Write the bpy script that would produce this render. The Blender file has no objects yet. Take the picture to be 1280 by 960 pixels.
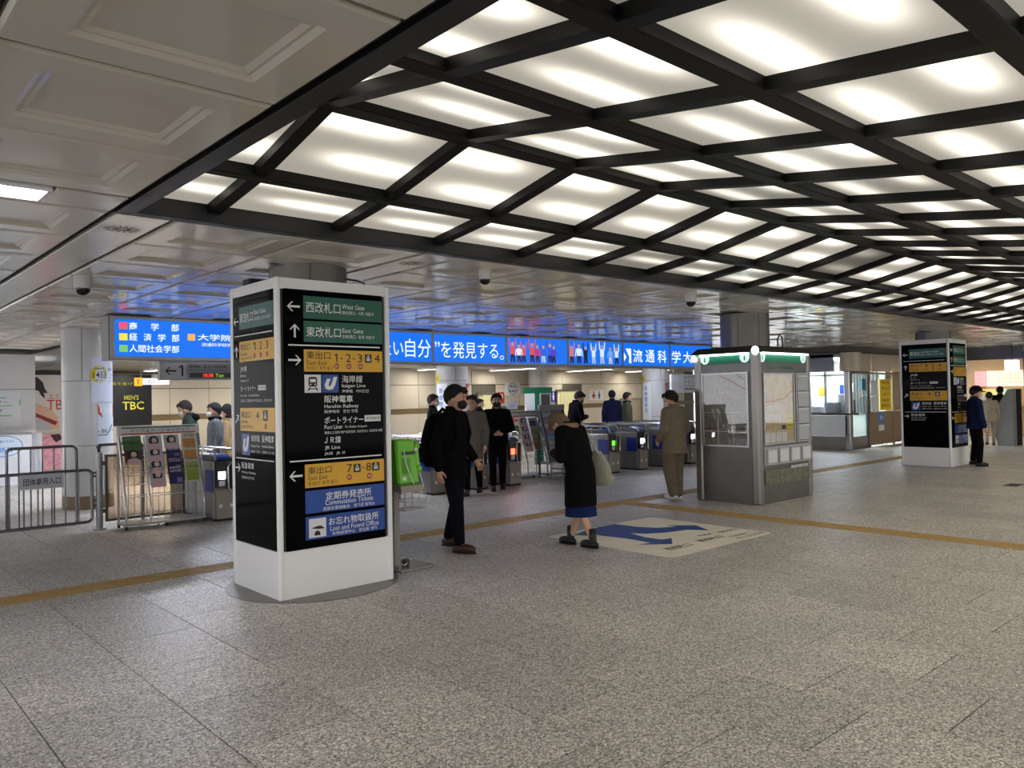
import bpy, bmesh, math, random
from mathutils import Vector, Matrix
random.seed(7)
scene = bpy.context.scene
col = scene.collection

# ------------------------------------------------------------------ camera (two vanishing points of the floor grid)
CX, CY = 640.0, 480.0
VP1, VP2 = (1735.0, 474.0), (-250.0, 513.0)
FPX = math.sqrt(-((VP2[0]-CX)*(VP1[0]-CX)+(VP2[1]-CY)*(VP1[1]-CY)))
def _ray(p):
    return Vector((p[0]-CX, -(p[1]-CY), -FPX)).normalized()
_ax = _ray(VP1); _az = _ax.cross(_ray(VP2)).normalized(); _ay = _az.cross(_ax)
CAMROT = Matrix((_ax, _ay, _az))
EYE = 1.563
cam_data = bpy.data.cameras.new('camera')
cam = bpy.data.objects.new('camera', cam_data); col.objects.link(cam)
cam_data.sensor_width = 36.0; cam_data.lens = FPX/1280*36.0
cam_data.clip_start = 0.05; cam_data.clip_end = 200
cam.matrix_world = Matrix.Translation((0, 0, EYE)) @ CAMROT.to_4x4()
scene.camera = cam
def project(p):
    c = CAMROT.transposed() @ (Vector(p)-Vector((0, 0, EYE)))
    if c.z > -0.05: return None
    return CX+FPX*c.x/-c.z, CY-FPX*c.y/-c.z, -c.z

# ------------------------------------------------------------------ world, exposure
EXPO = 2.35
world = bpy.data.worlds.new('station_air'); scene.world = world; world.use_nodes = True
world.node_tree.nodes['Background'].inputs[0].default_value = (0.34, 0.34, 0.35, 1)
world.node_tree.nodes['Background'].inputs[1].default_value = 1.0
scene.view_settings.view_transform = 'Standard'
scene.view_settings.look = 'None'
scene.view_settings.exposure = EXPO
scene.view_settings.gamma = 1.0
scene.view_settings.use_curve_mapping = False
PANEL_GAIN = .43      # brightness of the backlit ceiling
CEIL = 2.70

# ------------------------------------------------------------------ materials
def lin(c):
    return tuple(((x/255)/12.92 if x/255 <= .04045 else ((x/255+.055)/1.055)**2.4) for x in c)
MATS = {}
def M(name, c, rough=.5, metal=0.0, emit=0.0, coat=0.0, var=0.0, scale=8.0, bump=0.0, spec=.5, bscale=None):
    if name in MATS: return MATS[name]
    m = bpy.data.materials.new(name); m.use_nodes = True
    nt = m.node_tree; b = nt.nodes['Principled BSDF']
    L = lin(c)
    b.inputs['Base Color'].default_value = (*L, 1)
    b.inputs['Roughness'].default_value = rough
    b.inputs['Metallic'].default_value = metal
    b.inputs['Specular IOR Level'].default_value = spec
    b.inputs['Coat Weight'].default_value = coat
    b.inputs['Coat Roughness'].default_value = .06
    if emit:
        b.inputs['Emission Color'].default_value = (*L, 1)
        b.inputs['Emission Strength'].default_value = emit
    if var or bump:
        tc = nt.nodes.new('ShaderNodeTexCoord'); n = nt.nodes.new('ShaderNodeTexNoise')
        n.inputs['Scale'].default_value = scale; n.inputs['Detail'].default_value = 4
        nt.links.new(tc.outputs['Object'], n.inputs['Vector'])
        if var:
            r = nt.nodes.new('ShaderNodeValToRGB')
            r.color_ramp.elements[0].position = .3; r.color_ramp.elements[1].position = .7
            r.color_ramp.elements[0].color = (*[x*(1-var) for x in L], 1)
            r.color_ramp.elements[1].color = (*[min(1, x*(1+var)) for x in L], 1)
            nt.links.new(n.outputs['Fac'], r.inputs['Fac']); nt.links.new(r.outputs['Color'], b.inputs['Base Color'])
        if bump:
            n2 = n
            if bscale:
                n2 = nt.nodes.new('ShaderNodeTexNoise'); n2.inputs['Scale'].default_value = bscale; n2.inputs['Detail'].default_value = 2
                nt.links.new(tc.outputs['Object'], n2.inputs['Vector'])
            bp = nt.nodes.new('ShaderNodeBump'); bp.inputs['Strength'].default_value = bump; bp.inputs['Distance'].default_value = .02
            nt.links.new(n2.outputs['Fac'], bp.inputs['Height']); nt.links.new(bp.outputs['Normal'], b.inputs['Normal'])
    MATS[name] = m
    return m
def glow(name, c, s):
    if name in MATS: return MATS[name]
    m = bpy.data.materials.new(name); m.use_nodes = True
    b = m.node_tree.nodes['Principled BSDF']
    b.inputs['Base Color'].default_value = (*[x*.3 for x in lin(c)], 1); b.inputs['Roughness'].default_value = .35
    b.inputs['Emission Color'].default_value = (*lin(c), 1); b.inputs['Emission Strength'].default_value = s/(2**EXPO if s < 1.7 else 1.0)
    MATS[name] = m; return m
def glass(name, tint=(1, 1, 1), refl=.10):
    if name in MATS: return MATS[name]
    m = bpy.data.materials.new(name); m.use_nodes = True; nt = m.node_tree
    nt.nodes.remove(nt.nodes['Principled BSDF'])
    t = nt.nodes.new('ShaderNodeBsdfTransparent'); t.inputs[0].default_value = (*tint, 1)
    g = nt.nodes.new('ShaderNodeBsdfGlossy'); g.inputs['Roughness'].default_value = .02
    x = nt.nodes.new('ShaderNodeMixShader'); x.inputs[0].default_value = refl
    nt.links.new(t.outputs[0], x.inputs[1]); nt.links.new(g.outputs[0], x.inputs[2])
    nt.links.new(x.outputs[0], nt.nodes['Material Output'].inputs[0])
    MATS[name] = m; return m

def floor_material():
    m = bpy.data.materials.new('granite_floor'); m.use_nodes = True; nt = m.node_tree; b = nt.nodes['Principled BSDF']
    N = nt.nodes.new; Lk = nt.links.new
    geo = N('ShaderNodeNewGeometry')
    vo = N('ShaderNodeTexVoronoi'); vo.inputs['Scale'].default_value = 115; Lk(geo.outputs['Position'], vo.inputs['Vector'])
    sp = N('ShaderNodeSeparateColor'); Lk(vo.outputs['Color'], sp.inputs[0])
    r = N('ShaderNodeValToRGB'); e = r.color_ramp.elements
    e[0].position = 0; e[0].color = (*lin((98, 94, 91)), 1); e[1].position = 1; e[1].color = (*lin((244, 239, 230)), 1)
    a = r.color_ramp.elements.new(.25); a.color = (*lin((156, 151, 145)), 1)
    a = r.color_ramp.elements.new(.7); a.color = (*lin((200, 194, 184)), 1)
    Lk(sp.outputs[0], r.inputs[0])
    # one shade for each tile: snap the position to the tile grid
    sx = N('ShaderNodeSeparateXYZ'); Lk(geo.outputs['Position'], sx.inputs[0])
    def mth(op, a, bv):
        n = N('ShaderNodeMath'); n.operation = op
        for i, v in enumerate((a, bv)):
            if v is None: continue
            if isinstance(v, (int, float)): n.inputs[i].default_value = v
            else: Lk(v, n.inputs[i])
        return n.outputs[0]
    ix = mth('FLOOR', mth('DIVIDE', mth('SUBTRACT', sx.outputs[0], .845), .6), None)
    odd = mth('FLOORED_MODULO', ix, 2.0)
    iy = mth('FLOOR', mth('DIVIDE', mth('SUBTRACT', sx.outputs[1], mth('SUBTRACT', 4.55, mth('MULTIPLY', odd, .3525))), .705), None)
    cb = N('ShaderNodeCombineXYZ'); Lk(ix, cb.inputs[0]); Lk(iy, cb.inputs[1])
    wn = N('ShaderNodeTexWhiteNoise'); wn.noise_dimensions = '3D'; Lk(cb.outputs[0], wn.inputs['Vector'])
    mr = N('ShaderNodeMapRange'); mr.inputs[3].default_value = .88; mr.inputs[4].default_value = 1.10; Lk(wn.outputs['Value'], mr.inputs[0])
    n2 = N('ShaderNodeTexNoise'); n2.inputs['Scale'].default_value = .9; n2.inputs['Detail'].default_value = 3; Lk(geo.outputs['Position'], n2.inputs['Vector'])
    mr2 = N('ShaderNodeMapRange'); mr2.inputs[1].default_value = .3; mr2.inputs[2].default_value = .7; mr2.inputs[3].default_value = .9; mr2.inputs[4].default_value = 1.08; Lk(n2.outputs['Fac'], mr2.inputs[0])
    k = mth('MULTIPLY', mr.outputs[0], mr2.outputs[0])
    vm = N('ShaderNodeVectorMath'); vm.operation = 'SCALE'; Lk(r.outputs[0], vm.inputs[0]); Lk(k, vm.inputs['Scale'])
    Lk(vm.outputs[0], b.inputs['Base Color'])
    mr3 = N('ShaderNodeMapRange'); mr3.inputs[3].default_value = .34; mr3.inputs[4].default_value = .5; Lk(n2.outputs['Fac'], mr3.inputs[0]); Lk(mr3.outputs[0], b.inputs['Roughness'])
    b.inputs['Specular IOR Level'].default_value = .45
    MATS['granite_floor'] = m; return m

def diffuser_material(name, gain):
    """Backlit acrylic: tubes run along X behind it, brighter near each tube."""
    m = bpy.data.materials.new(name); m.use_nodes = True; nt = m.node_tree; b = nt.nodes['Principled BSDF']
    N = nt.nodes.new; Lk = nt.links.new
    tc = N('ShaderNodeTexCoord'); oi = N('ShaderNodeObjectInfo'); sx = N('ShaderNodeSeparateXYZ'); Lk(tc.outputs['Generated'], sx.inputs[0])
    def mth(op, a, bv=None, cv=None):
        n = N('ShaderNodeMath'); n.operation = op
        for i, v in enumerate((a, bv, cv)):
            if v is None: continue
            if isinstance(v, (int, float)): n.inputs[i].default_value = v
            else: Lk(v, n.inputs[i])
        return n.outputs[0]
    rnd = oi.outputs['Random']
    def tube(vc, uc, w, lw):
        dv = mth('DIVIDE', mth('SUBTRACT', sx.outputs[1], vc), w)
        du = mth('DIVIDE', mth('SUBTRACT', sx.outputs[0], uc), lw)
        q = mth('ADD', mth('MULTIPLY', dv, dv), mth('POWER', mth('ABSOLUTE', du), 3.0))
        return mth('EXPONENT', mth('MULTIPLY', q, -1.0))
    t1 = tube(mth('ADD', .16, mth('MULTIPLY', rnd, .14)), .30, .10, .38)
    t2 = tube(mth('ADD', .58, mth('MULTIPLY', rnd, .2)), .72, .10, .38)
    br = mth('ADD', .165, mth('MULTIPLY', mth('ADD', t1, t2), .80))
    br = mth('MULTIPLY', br, mth('ADD', .90, mth('MULTIPLY', rnd, .2)))
    br = mth('MULTIPLY', br, gain*PANEL_GAIN)
    b.inputs['Base Color'].default_value = (.22, .21, .19, 1); b.inputs['Roughness'].default_value = .25
    b.inputs['Emission Color'].default_value = (1.0, .93, .79, 1)
    Lk(br, b.inputs['Emission Strength'])
    MATS[name] = m; return m

# ------------------------------------------------------------------ mesh helpers
class MB:
    def __init__(s): s.v = []; s.f = []
    def add(s, vs, fs):
        o = len(s.v); s.v += [tuple(p) for p in vs]; s.f += [tuple(i+o for i in f) for f in fs]; return s
    def box(s, x0, x1, y0, y1, z0, z1):
        return s.add([(x0,y0,z0),(x1,y0,z0),(x1,y1,z0),(x0,y1,z0),(x0,y0,z1),(x1,y0,z1),(x1,y1,z1),(x0,y1,z1)],
                     [(0,3,2,1),(4,5,6,7),(0,1,5,4),(1,2,6,5),(2,3,7,6),(3,0,4,7)])
    def hexa(s, P):  # eight corners, bottom ring then top ring
        return s.add(P, [(0,3,2,1),(4,5,6,7),(0,1,5,4),(1,2,6,5),(2,3,7,6),(3,0,4,7)])
    def cyl(s, p0, p1, r0, r1=None, seg=16):
        r1 = r0 if r1 is None else r1
        p0 = Vector(p0); p1 = Vector(p1); d = (p1-p0).normalized()
        a = d.orthogonal().normalized(); b = d.cross(a)
        vs = []
        for p, r in ((p0, r0), (p1, r1)):
            for i in range(seg):
                t = 2*math.pi*i/seg; vs.append(p+a*(r*math.cos(t))+b*(r*math.sin(t)))
        fs = [(i, (i+1) % seg, seg+(i+1) % seg, seg+i) for i in range(seg)]
        fs += [tuple(range(seg-1, -1, -1)), tuple(range(seg, 2*seg))]
        return s.add(vs, fs)
    def tube(s, pts, r, seg=8, closed=False):
        pts = [Vector(p) for p in pts]; n = len(pts); rings = []; a = None
        for i, p in enumerate(pts):
            if closed: t = (pts[(i+1) % n]-pts[i-1])
            else: t = (pts[min(i+1, n-1)]-pts[max(i-1, 0)])
            t.normalize()
            if a is None: a = t.orthogonal().normalized()
            else:
                a = (a-t*a.dot(t))
                a = a.normalized() if a.length > 1e-6 else t.orthogonal().normalized()
            b = t.cross(a)
            rings.append([p+a*(r*math.cos(2*math.pi*k/seg))+b*(r*math.sin(2*math.pi*k/seg)) for k in range(seg)])
        vs = [q for g in rings for q in g]; fs = []
        for i in range(n if closed else n-1):
            j = (i+1) % n
            for k in range(seg):
                fs.append((i*seg+k, i*seg+(k+1) % seg, j*seg+(k+1) % seg, j*seg+k))
        if not closed:
            fs += [tuple(range(seg-1, -1, -1)), tuple((n-1)*seg+k for k in range(seg))]
        return s.add(vs, fs)
    def sphere(s, c, r, seg=16, rings=10, rot=None, warp=None):
        c = Vector(c); r = (r, r, r) if isinstance(r, (int, float)) else r
        vs = []
        for i in range(rings+1):
            ph = math.pi*i/rings
            for k in range(seg):
                t = 2*math.pi*k/seg
                q = Vector((r[0]*math.sin(ph)*math.cos(t), r[1]*math.sin(ph)*math.sin(t), r[2]*math.cos(ph)))
                if warp: q = Vector(warp(q))
                if rot: q = rot @ q
                vs.append(c+q)
        fs = []
        for i in range(rings):
            for k in range(seg):
                A = i*seg+k; B = i*seg+(k+1) % seg; C = (i+1)*seg+(k+1) % seg; D = (i+1)*seg+k
                if i == 0: fs.append((A, C, D))
                elif i == rings-1: fs.append((A, B, D))
                else: fs.append((A, B, C, D))
        fs = [tuple(reversed(f)) for f in fs]
        return s.add(vs, fs)
    def loft(s, secs, seg=20):
        """secs: (cx, cy, cz, rx, ry) elliptical rings from bottom to top"""
        vs = []; fs = []
        for (cx, cy, cz, rx, ry) in secs:
            for k in range(seg):
                t = 2*math.pi*k/seg; vs.append((cx+rx*math.cos(t), cy+ry*math.sin(t), cz))
        n = len(secs)
        for i in range(n-1):
            for k in range(seg):
                fs.append((i*seg+k, i*seg+(k+1) % seg, (i+1)*seg+(k+1) % seg, (i+1)*seg+k))
        fs += [tuple(range(seg-1, -1, -1)), tuple((n-1)*seg+k for k in range(seg))]
        return s.add(vs, fs)
    def capsule(s, p0, p1, r0, r1, seg=14):
        p0 = Vector(p0); p1 = Vector(p1); d = (p1-p0)
        d = d.normalized() if d.length > 1e-6 else Vector((0, 0, 1))
        a = d.orthogonal().normalized(); b = d.cross(a)
        prof = [(p0-d*r0*math.sin(t), r0*math.cos(t)) for t in (1.4, 1.0, .5, 0)] + [(p1+d*r1*math.sin(t), r1*math.cos(t)) for t in (0, .5, 1.0, 1.4)]
        vs = []
        for p, r in prof:
            for k in range(seg):
                t = 2*math.pi*k/seg; vs.append(p+a*(r*math.cos(t))+b*(r*math.sin(t)))
        n = len(prof); fs = []
        for i in range(n-1):
            for k in range(seg):
                fs.append((i*seg+k, i*seg+(k+1) % seg, (i+1)*seg+(k+1) % seg, (i+1)*seg+k))
        fs += [tuple(range(seg-1, -1, -1)), tuple((n-1)*seg+k for k in range(seg))]
        return s.add(vs, fs)
    def prism(s, pts, fr, d0, d1):
        """2-D outline in a frame, extruded from depth d0 to d1"""
        n = len(pts)
        area = sum(pts[i][0]*pts[(i+1) % n][1]-pts[(i+1) % n][0]*pts[i][1] for i in range(n))
        if area < 0: pts = list(reversed(pts))
        vs = [fr.p(u, v, d0) for u, v in pts]+[fr.p(u, v, d1) for u, v in pts]
        fs = [tuple(range(n-1, -1, -1)), tuple(range(n, 2*n))]+[(i, (i+1) % n, n+(i+1) % n, n+i) for i in range(n)]
        return s.add(vs, fs)
    def mesh(s, name, bevel=0, smooth=False):
        me = bpy.data.meshes.new(name); me.from_pydata(s.v, [], s.f)
        if bevel:
            bm = bmesh.new(); bm.from_mesh(me)
            bmesh.ops.bevel(bm, geom=bm.edges[:], offset=bevel, segments=1, affect='EDGES', clamp_overlap=True)
            bm.to_mesh(me); bm.free()
        if smooth:
            me.polygons.foreach_set('use_smooth', [True]*len(me.polygons)); me.set_sharp_from_angle(angle=math.radians(42))
        me.update(); return me
    def build(s, name, mat, parent=None, bevel=0, smooth=False, **kw):
        return obj(name, s.mesh(name, bevel, smooth), mat, parent, **kw)
def obj(name, me, mat, parent=None, loc=None, label=None, kind=None):
    o = bpy.data.objects.new(name, me); col.objects.link(o)
    if mat is not None and not me.materials: me.materials.append(mat)
    if parent is not None: o.parent = parent
    if loc is not None: o.location = loc
    if label: o['label'] = label
    if kind: o['kind'] = kind
    return o
def thing(name, label, cat, loc=(0, 0, 0), rz=0.0, group=None, kind=None):
    o = bpy.data.objects.new(name, None); col.objects.link(o)
    o.empty_display_size = .2; o.location = loc; o.rotation_euler = (0, 0, rz)
    return tag(o, label, cat, group, kind)
def tag(o, label=None, cat=None, group=None, kind=None):
    if label: o['label'] = label
    if cat: o['category'] = cat
    if group: o['group'] = group
    if kind: o['kind'] = kind
    return o
def copy_tree(o, parent=None):
    c = o.copy(); col.objects.link(c); c.parent = parent
    for ch in list(o.children): copy_tree(ch, c)
    return c

class Fr:
    """a flat frame: origin, right, up, outward normal"""
    def __init__(s, o, u, n=None, v=(0, 0, 1)):
        s.o = Vector(o); s.u = Vector(u); s.v = Vector(v); s.n = Vector(n) if n is not None else s.u.cross(s.v)
    def p(s, u, v, d=0): return s.o+s.u*u+s.v*v+s.n*d
    def plate(s, name, mat, parent, u0, u1, v0, v1, d0, d1, bevel=0, **kw):
        P = [s.p(u0,v0,d0), s.p(u1,v0,d0), s.p(u1,v0,d1), s.p(u0,v0,d1), s.p(u0,v1,d0), s.p(u1,v1,d0), s.p(u1,v1,d1), s.p(u0,v1,d1)]
        mb = MB(); mb.hexa(P)
        # frames are right-handed (u x v = n), ring order above then faces inwards: flip
        mb.f = [tuple(reversed(f)) for f in mb.f]
        return mb.build(name, mat, parent, bevel, **kw)
    def outline(s, name, mat, parent, pts, d0, d1, **kw):
        return MB().prism(pts, s, d0, d1).build(name, mat, parent, **kw)

_TXT = {}
def glyphs(t, bold):
    key = (t, bold)
    if t == '1': return [(0, .70), (0, .86), (.5, 1), (1, 1), (1, 0), (.58, 0), (.58, .84)], [(0, 6, 2, 1), (6, 3, 2), (6, 5, 4, 3)]
    if key in _TXT: return _TXT[key]
    c = bpy.data.curves.new('lettering_source', 'FONT'); c.body = t; c.size = 1.0; c.offset = bold; c.resolution_u = 2
    o = bpy.data.objects.new('lettering_source', c)
    me = o.to_mesh()
    V = [(p.co.x, p.co.y) for p in me.vertices]; F = [tuple(p.vertices) for p in me.polygons]
    o.to_mesh_clear(); bpy.data.objects.remove(o); bpy.data.curves.remove(c)
    x0 = min(p[0] for p in V); x1 = max(p[0] for p in V); y0 = min(p[1] for p in V); y1 = max(p[1] for p in V)
    V = [((x-x0)/max(x1-x0, 1e-6), (y-y0)/max(y1-y0, 1e-6)) for x, y in V]
    _TXT[key] = (V, F); return _TXT[key]
def text(t, fr, u0, u1, v0, v1, d, mat, parent, bold=.012, name='lettering'):
    """flat print that fills the box u0..u1, v0..v1"""
    V, F = glyphs(t, round(bold*.45, 4))
    me = bpy.data.meshes.new(name)
    me.from_pydata([tuple(fr.p(u0+(u1-u0)*a, v0+(v1-v0)*b, d)) for a, b in V], [], F)
    return obj(name, me, mat, parent)
def arrow(fr, uc, vc, size, ang, d, mat, parent):
    h = size/2; w = size*.075
    pts = [(-h, 0), (-h+.36*size, .36*size), (-h+.36*size+.12*size, .36*size), (-h+.20*size+.0*size, w), (h, w), (h, -w), (-h+.20*size, -w), (-h+.48*size, -.36*size), (-h+.36*size, -.36*size)]
    ca, sa = math.cos(ang), math.sin(ang)
    return fr.outline('arrow', mat, parent, [(uc+x*ca-y*sa, vc+x*sa+y*ca) for x, y in pts], d-.001, d)
def disc(name, fr, uc, vc, ru, rv, d0, d1, mat, parent, seg=24):
    return fr.outline(name, mat, parent, [(uc+ru*math.cos(2*math.pi*k/seg), vc+rv*math.sin(2*math.pi*k/seg)) for k in range(seg)], d0, d1)
def ring(name, fr, uc, vc, ru, rv, w, d, mat, parent, seg=28):
    mb = MB(); vs = []
    for r in (0, 1):
        for k in range(seg):
            t = 2*math.pi*k/seg; vs.append(fr.p(uc+(ru-w*r)*math.cos(t), vc+(rv-w*r)*math.sin(t), d))
    mb.add(vs, [(k, (k+1) % seg, seg+(k+1) % seg, seg+k) for k in range(seg)])
    return mb.build(name, mat, parent)
def fillet(pts, r, n=4):
    """round the inner corners of a polyline"""
    pts = [Vector(p) for p in pts]; out = [pts[0]]
    for i in range(1, len(pts)-1):
        a = (pts[i-1]-pts[i]).normalized(); b = (pts[i+1]-pts[i]).normalized()
        p, q = pts[i]+a*r, pts[i]+b*r
        for k in range(n+1):
            t = k/n; out.append(p*(1-t)**2+pts[i]*2*t*(1-t)+q*t*t)
    out.append(pts[-1]); return out

# common materials
WHITE = M('white_enamel', (246, 246, 244), .35)
BLACKG = M('black_gloss_panel', (6, 7, 10), .07, spec=.04)
STEEL = M('brushed_steel', (150, 150, 150), .32, .85, var=.06, scale=5)
DSTEEL = M('dark_steel', (92, 90, 88), .38, .7, var=.08, scale=4)
CHROME = M('chrome_tube', (175, 175, 178), .16, .95)
BLACK = M('black_rubber', (14, 14, 15), .55)
TXTW = M('print_white', (232, 234, 232), .5)
TXTK = M('print_black', (18, 18, 20), .5)
GREEN = M('sign_green', (20, 96, 78), .3)
YEL = M('sign_yellow', (222, 170, 38), .35)
BLUE = M('sign_blue', (28, 72, 158), .35)
RED = M('print_red', (190, 42, 38), .5)
PAPER = M('paper_white', (226, 227, 230), .6)

# ================================================================== FLOOR
granite = floor_material()
mb = MB().box(-7, 36, -11, 24, -.2, -.006)
floor = mb.build('floor', M('grout', (30, 28, 27), .9)); tag(floor, 'speckled grey granite tile floor of the station concourse', None, None, 'structure')
TW, TL, GAP = .6, .705, .006
def tile_mesh():
    mb = MB(); a, b, e = TW/2-GAP/2, TL/2-GAP/2, .0015
    mb.add([(-a,-b,-.01),(a,-b,-.01),(a,b,-.01),(-a,b,-.01),(-a,-b,-e),(a,-b,-e),(a,b,-e),(-a,b,-e),(-a+e,-b+e,0),(a-e,-b+e,0),(a-e,b-e,0),(-a+e,b-e,0)],
           [(0,1,5,4),(1,2,6,5),(2,3,7,6),(3,0,4,7),(4,5,9,8),(5,6,10,9),(6,7,11,10),(7,4,8,11),(8,9,10,11)])
    return mb
tm = tile_mesh(); tile_me = tm.mesh('floor_tile'); tile_me.materials.append(granite)
cand, rest = [], []
for i in range(-8, 58):
    for j in range(-13, 28):
        x = .845+TW*(i+.5); y = 4.55-(.3525 if i % 2 else 0)+TL*(j+.5)
        q = project((x, y, 0)) if (x*.669+y*.743) > .3 else None
        if q and -120 < q[0] < 1400 and q[1] < 1060: cand.append((q[2], x, y))
        else: rest.append((x, y))
cand.sort()
for _, x, y in cand[:300]: obj('floor_tile', tile_me, None, floor, (x, y, 0))
big = MB()
for x, y in [(c[1], c[2]) for c in cand[300:]]+rest:
    big.add([(p[0]+x, p[1]+y, p[2]) for p in tm.v], tm.f)
big.build('floor_tile_field', granite, floor, kind='stuff')

# tactile paving: strips of ribbed tiles laid on the floor
TACT = M('tactile_ochre', (176, 142, 82), .55, var=.12, scale=6)
def tactile_mesh():
    mb = MB().box(-.149, .149, -.16, .16, 0, .003)
    for k in range(4):
        y = -.113+k*.0753
        mb.hexa([(-.14,y-.019,.003),(.14,y-.019,.003),(.14,y+.019,.003),(-.14,y+.019,.003),(-.135,y-.012,.008),(.135,y-.012,.008),(.135,y+.012,.008),(-.135,y+.012,.008)])
    return mb.mesh('tactile_tile')
tac_me = tactile_mesh(); tac_me.materials.append(TACT)
for k in range(92):
    obj('tactile_tile', tac_me, None, floor, (-2.85+.3*k, 7.46, .0))
for k in range(22):
    t = obj('tactile_tile', tac_me, None, floor, (8.82, 7.14-.3*k, .0)); t.rotation_euler = (0, 0, math.pi/2)

# guidance sticker on the floor
FL = Fr((0, 0, 0), (1, 0, 0), (0, 0, 1), (0, 1, 0))
mat_root = thing('floor_guidance_mat', 'beige floor sticker with forked blue arrow beside the information kiosk', 'floor sticker', (0, 0, 0))
FLm = FL
def rrect(x0, x1, y0, y1, r, n=5):
    out = []
    for cx, cy, a0 in ((x1-r, y1-r, 0), (x0+r, y1-r, 90), (x0+r, y0+r, 180), (x1-r, y0+r, 270)):
        for k in range(n+1):
            a = math.radians(a0+90*k/n); out.append((cx+r*math.cos(a), cy+r*math.sin(a)))
    return out
FLm.outline('sheet', M('sticker_beige', (236, 228, 208), .5, var=.05, scale=3), mat_root, rrect(6.13, 7.98, 4.58, 6.29, .09), .001, .003)
AR = [(6.58,6.19),(6.97,6.27),(7.28,6.28),(7.29,5.96),(7.38,5.73),(7.6,5.61),(7.61,5.75),(7.83,5.5),(7.64,5.19),(7.52,5.39),(7.21,5.46),(7.0,5.58),(6.91,5.74),(6.82,5.44),(6.83,5.23),(6.97,5.21),(6.7,5.0),(6.44,5.23),(6.61,5.21),(6.63,5.56),(6.58,5.86)]
ARB = M('sticker_blue', (38, 72, 140), .5); ARG = M('sticker_teal', (38, 98, 104), .5)
FLm.outline('forked_arrow', ARB, mat_root, AR, .003, .004)
FLm.outline('arrow_tail', ARG, mat_root, [(6.4, 6.13), (6.97, 6.27), (7.0, 6.27), (6.72, 5.9), (6.5, 5.95)], .003, .0038)
for s, a in (('西改札口', (6.42, 6.82, 4.80, 4.93)), ('東改札口', (7.0, 7.42, 4.83, 4.94)), ('West Gate', (7.26, 7.48, 5.03, 5.1)), ('きっぷうりば', (7.42, 7.92, 4.64, 4.72)), ('のりかえ', (7.59, 7.92, 4.98, 5.07)), ('Tickets', (7.45, 7.75, 4.76, 4.82))):
    text(s, FLm, *a, .0042, TXTK, mat_root, .02)
# floor hatch near the far pillar
h = MB().box(14.1, 14.5, 3.92, 4.12, .0, .004).build('floor_hatch', M('hatch_black', (30, 29, 28), .5), bevel=.001)
tag(h, 'small dark metal hatch set in the bare floor', 'floor hatch')

# ================================================================== CEILING (white enamel coffer panels)
ENAMEL = M('ceiling_enamel', (200, 193, 180), .20, 0, 0, coat=.28, spec=.5, bump=.22, scale=1.3)
JOINT = M('ceiling_joint', (34, 32, 29), .7)
CX0, CX1, CY0, CY1 = 1.40, 25.0, -9.4, 5.05          # opening for the backlit ceiling
bk = MB()
for a in ((-7.2, 36, CY1, 15.5), (-7.2, CX0, -11, CY1), (CX1, 36, -11, CY1), (CX0, CX1, -11, CY0), (-6, 3.9, 15.5, 21.2)):
    bk.box(a[0], a[1], a[2], a[3], CEIL+.03, CEIL+.12)
ceiling = bk.build('ceiling', JOINT); tag(ceiling, 'glossy white coffered metal panel ceiling', None, None, 'structure')
def coffer(w, l):
    a, b = w/2-.014, l/2-.014; i = .16; s = .022
    ring_ = lambda ins, z: [(-a+ins, -b+ins, z), (a-ins, -b+ins, z), (a-ins, b-ins, z), (-a+ins, b-ins, z)]
    R = [ring_(0, .03), ring_(0, .012), ring_(.012, 0), ring_(i, 0), ring_(i+s, .013), ring_(i+s+.012, .013), ring_(i+2*s+.012, .024)]
    mb = MB(); vs = [p for r in R for p in r]; fs = []
    for k in range(len(R)-1):
        for e in range(4):
            fs.append((k*4+(e+1) % 4, k*4+e, k*4+4+e, k*4+4+(e+1) % 4))
    n = (len(R)-1)*4; fs.append((n+3, n+2, n+1, n))
    mb.add(vs, fs); me = mb.mesh('ceiling_panel'); me.materials.append(ENAMEL); return me
PW = .95; pan_me = coffer(PW, .885); pan_short = coffer(PW, .86)
rows_y = [5.045+.885*k for k in range(7)]
n_pan = 0
for n in range(-2, 14):
    x0 = 1.75+2.27*n
    for c in range(2):
        xc = x0+PW*(c+.5)
        for y in rows_y[:6]+[rows_y[6]]:
            if xc > 27: continue
            obj('ceiling_panel', pan_me, None, ceiling, (xc, y+.4425, CEIL)); n_pan += 1
        if xc < 1.3:
            for y in (3.765, 2.88, 1.995, 1.11, .225, -.66):
                obj('ceiling_panel', pan_me, None, ceiling, (xc, y+.4425-.02, CEIL)); n_pan += 1
        if xc < 4.0 and xc > -1.5:
            for k in range(8):
                obj('ceiling_panel', pan_me, None, ceiling, (xc, 11.25+.885*k+.4425, CEIL)); n_pan += 1
# flat service strips between the coffers
for n in range(-2, 12):
    xs = 1.38+2.27*n
    MB().box(xs+.03, xs+.34, 5.06, 11.2, CEIL, CEIL+.03).build('service_strip', ENAMEL, ceiling, bevel=.004)
for n in range(-2, 1):
    xs = 1.38+2.27*n
    if xs < 1: MB().box(xs+.03, xs+.34, -9, 4.6, CEIL, CEIL+.03).build('service_strip', ENAMEL, ceiling, bevel=.004)
MB().box(1.01, 1.36, 4.66, 5.02, CEIL, CEIL+.03).build('service_strip', ENAMEL, ceiling, bevel=.004)
# joint caps
for (x, y) in ((.43, 2.87), (.43, 3.75), (.43, 1.98)):
    MB().cyl((x, y, CEIL-.012), (x, y, CEIL+.02), .035, seg=20).build('joint_cap', ENAMEL, ceiling, smooth=True)
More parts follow.
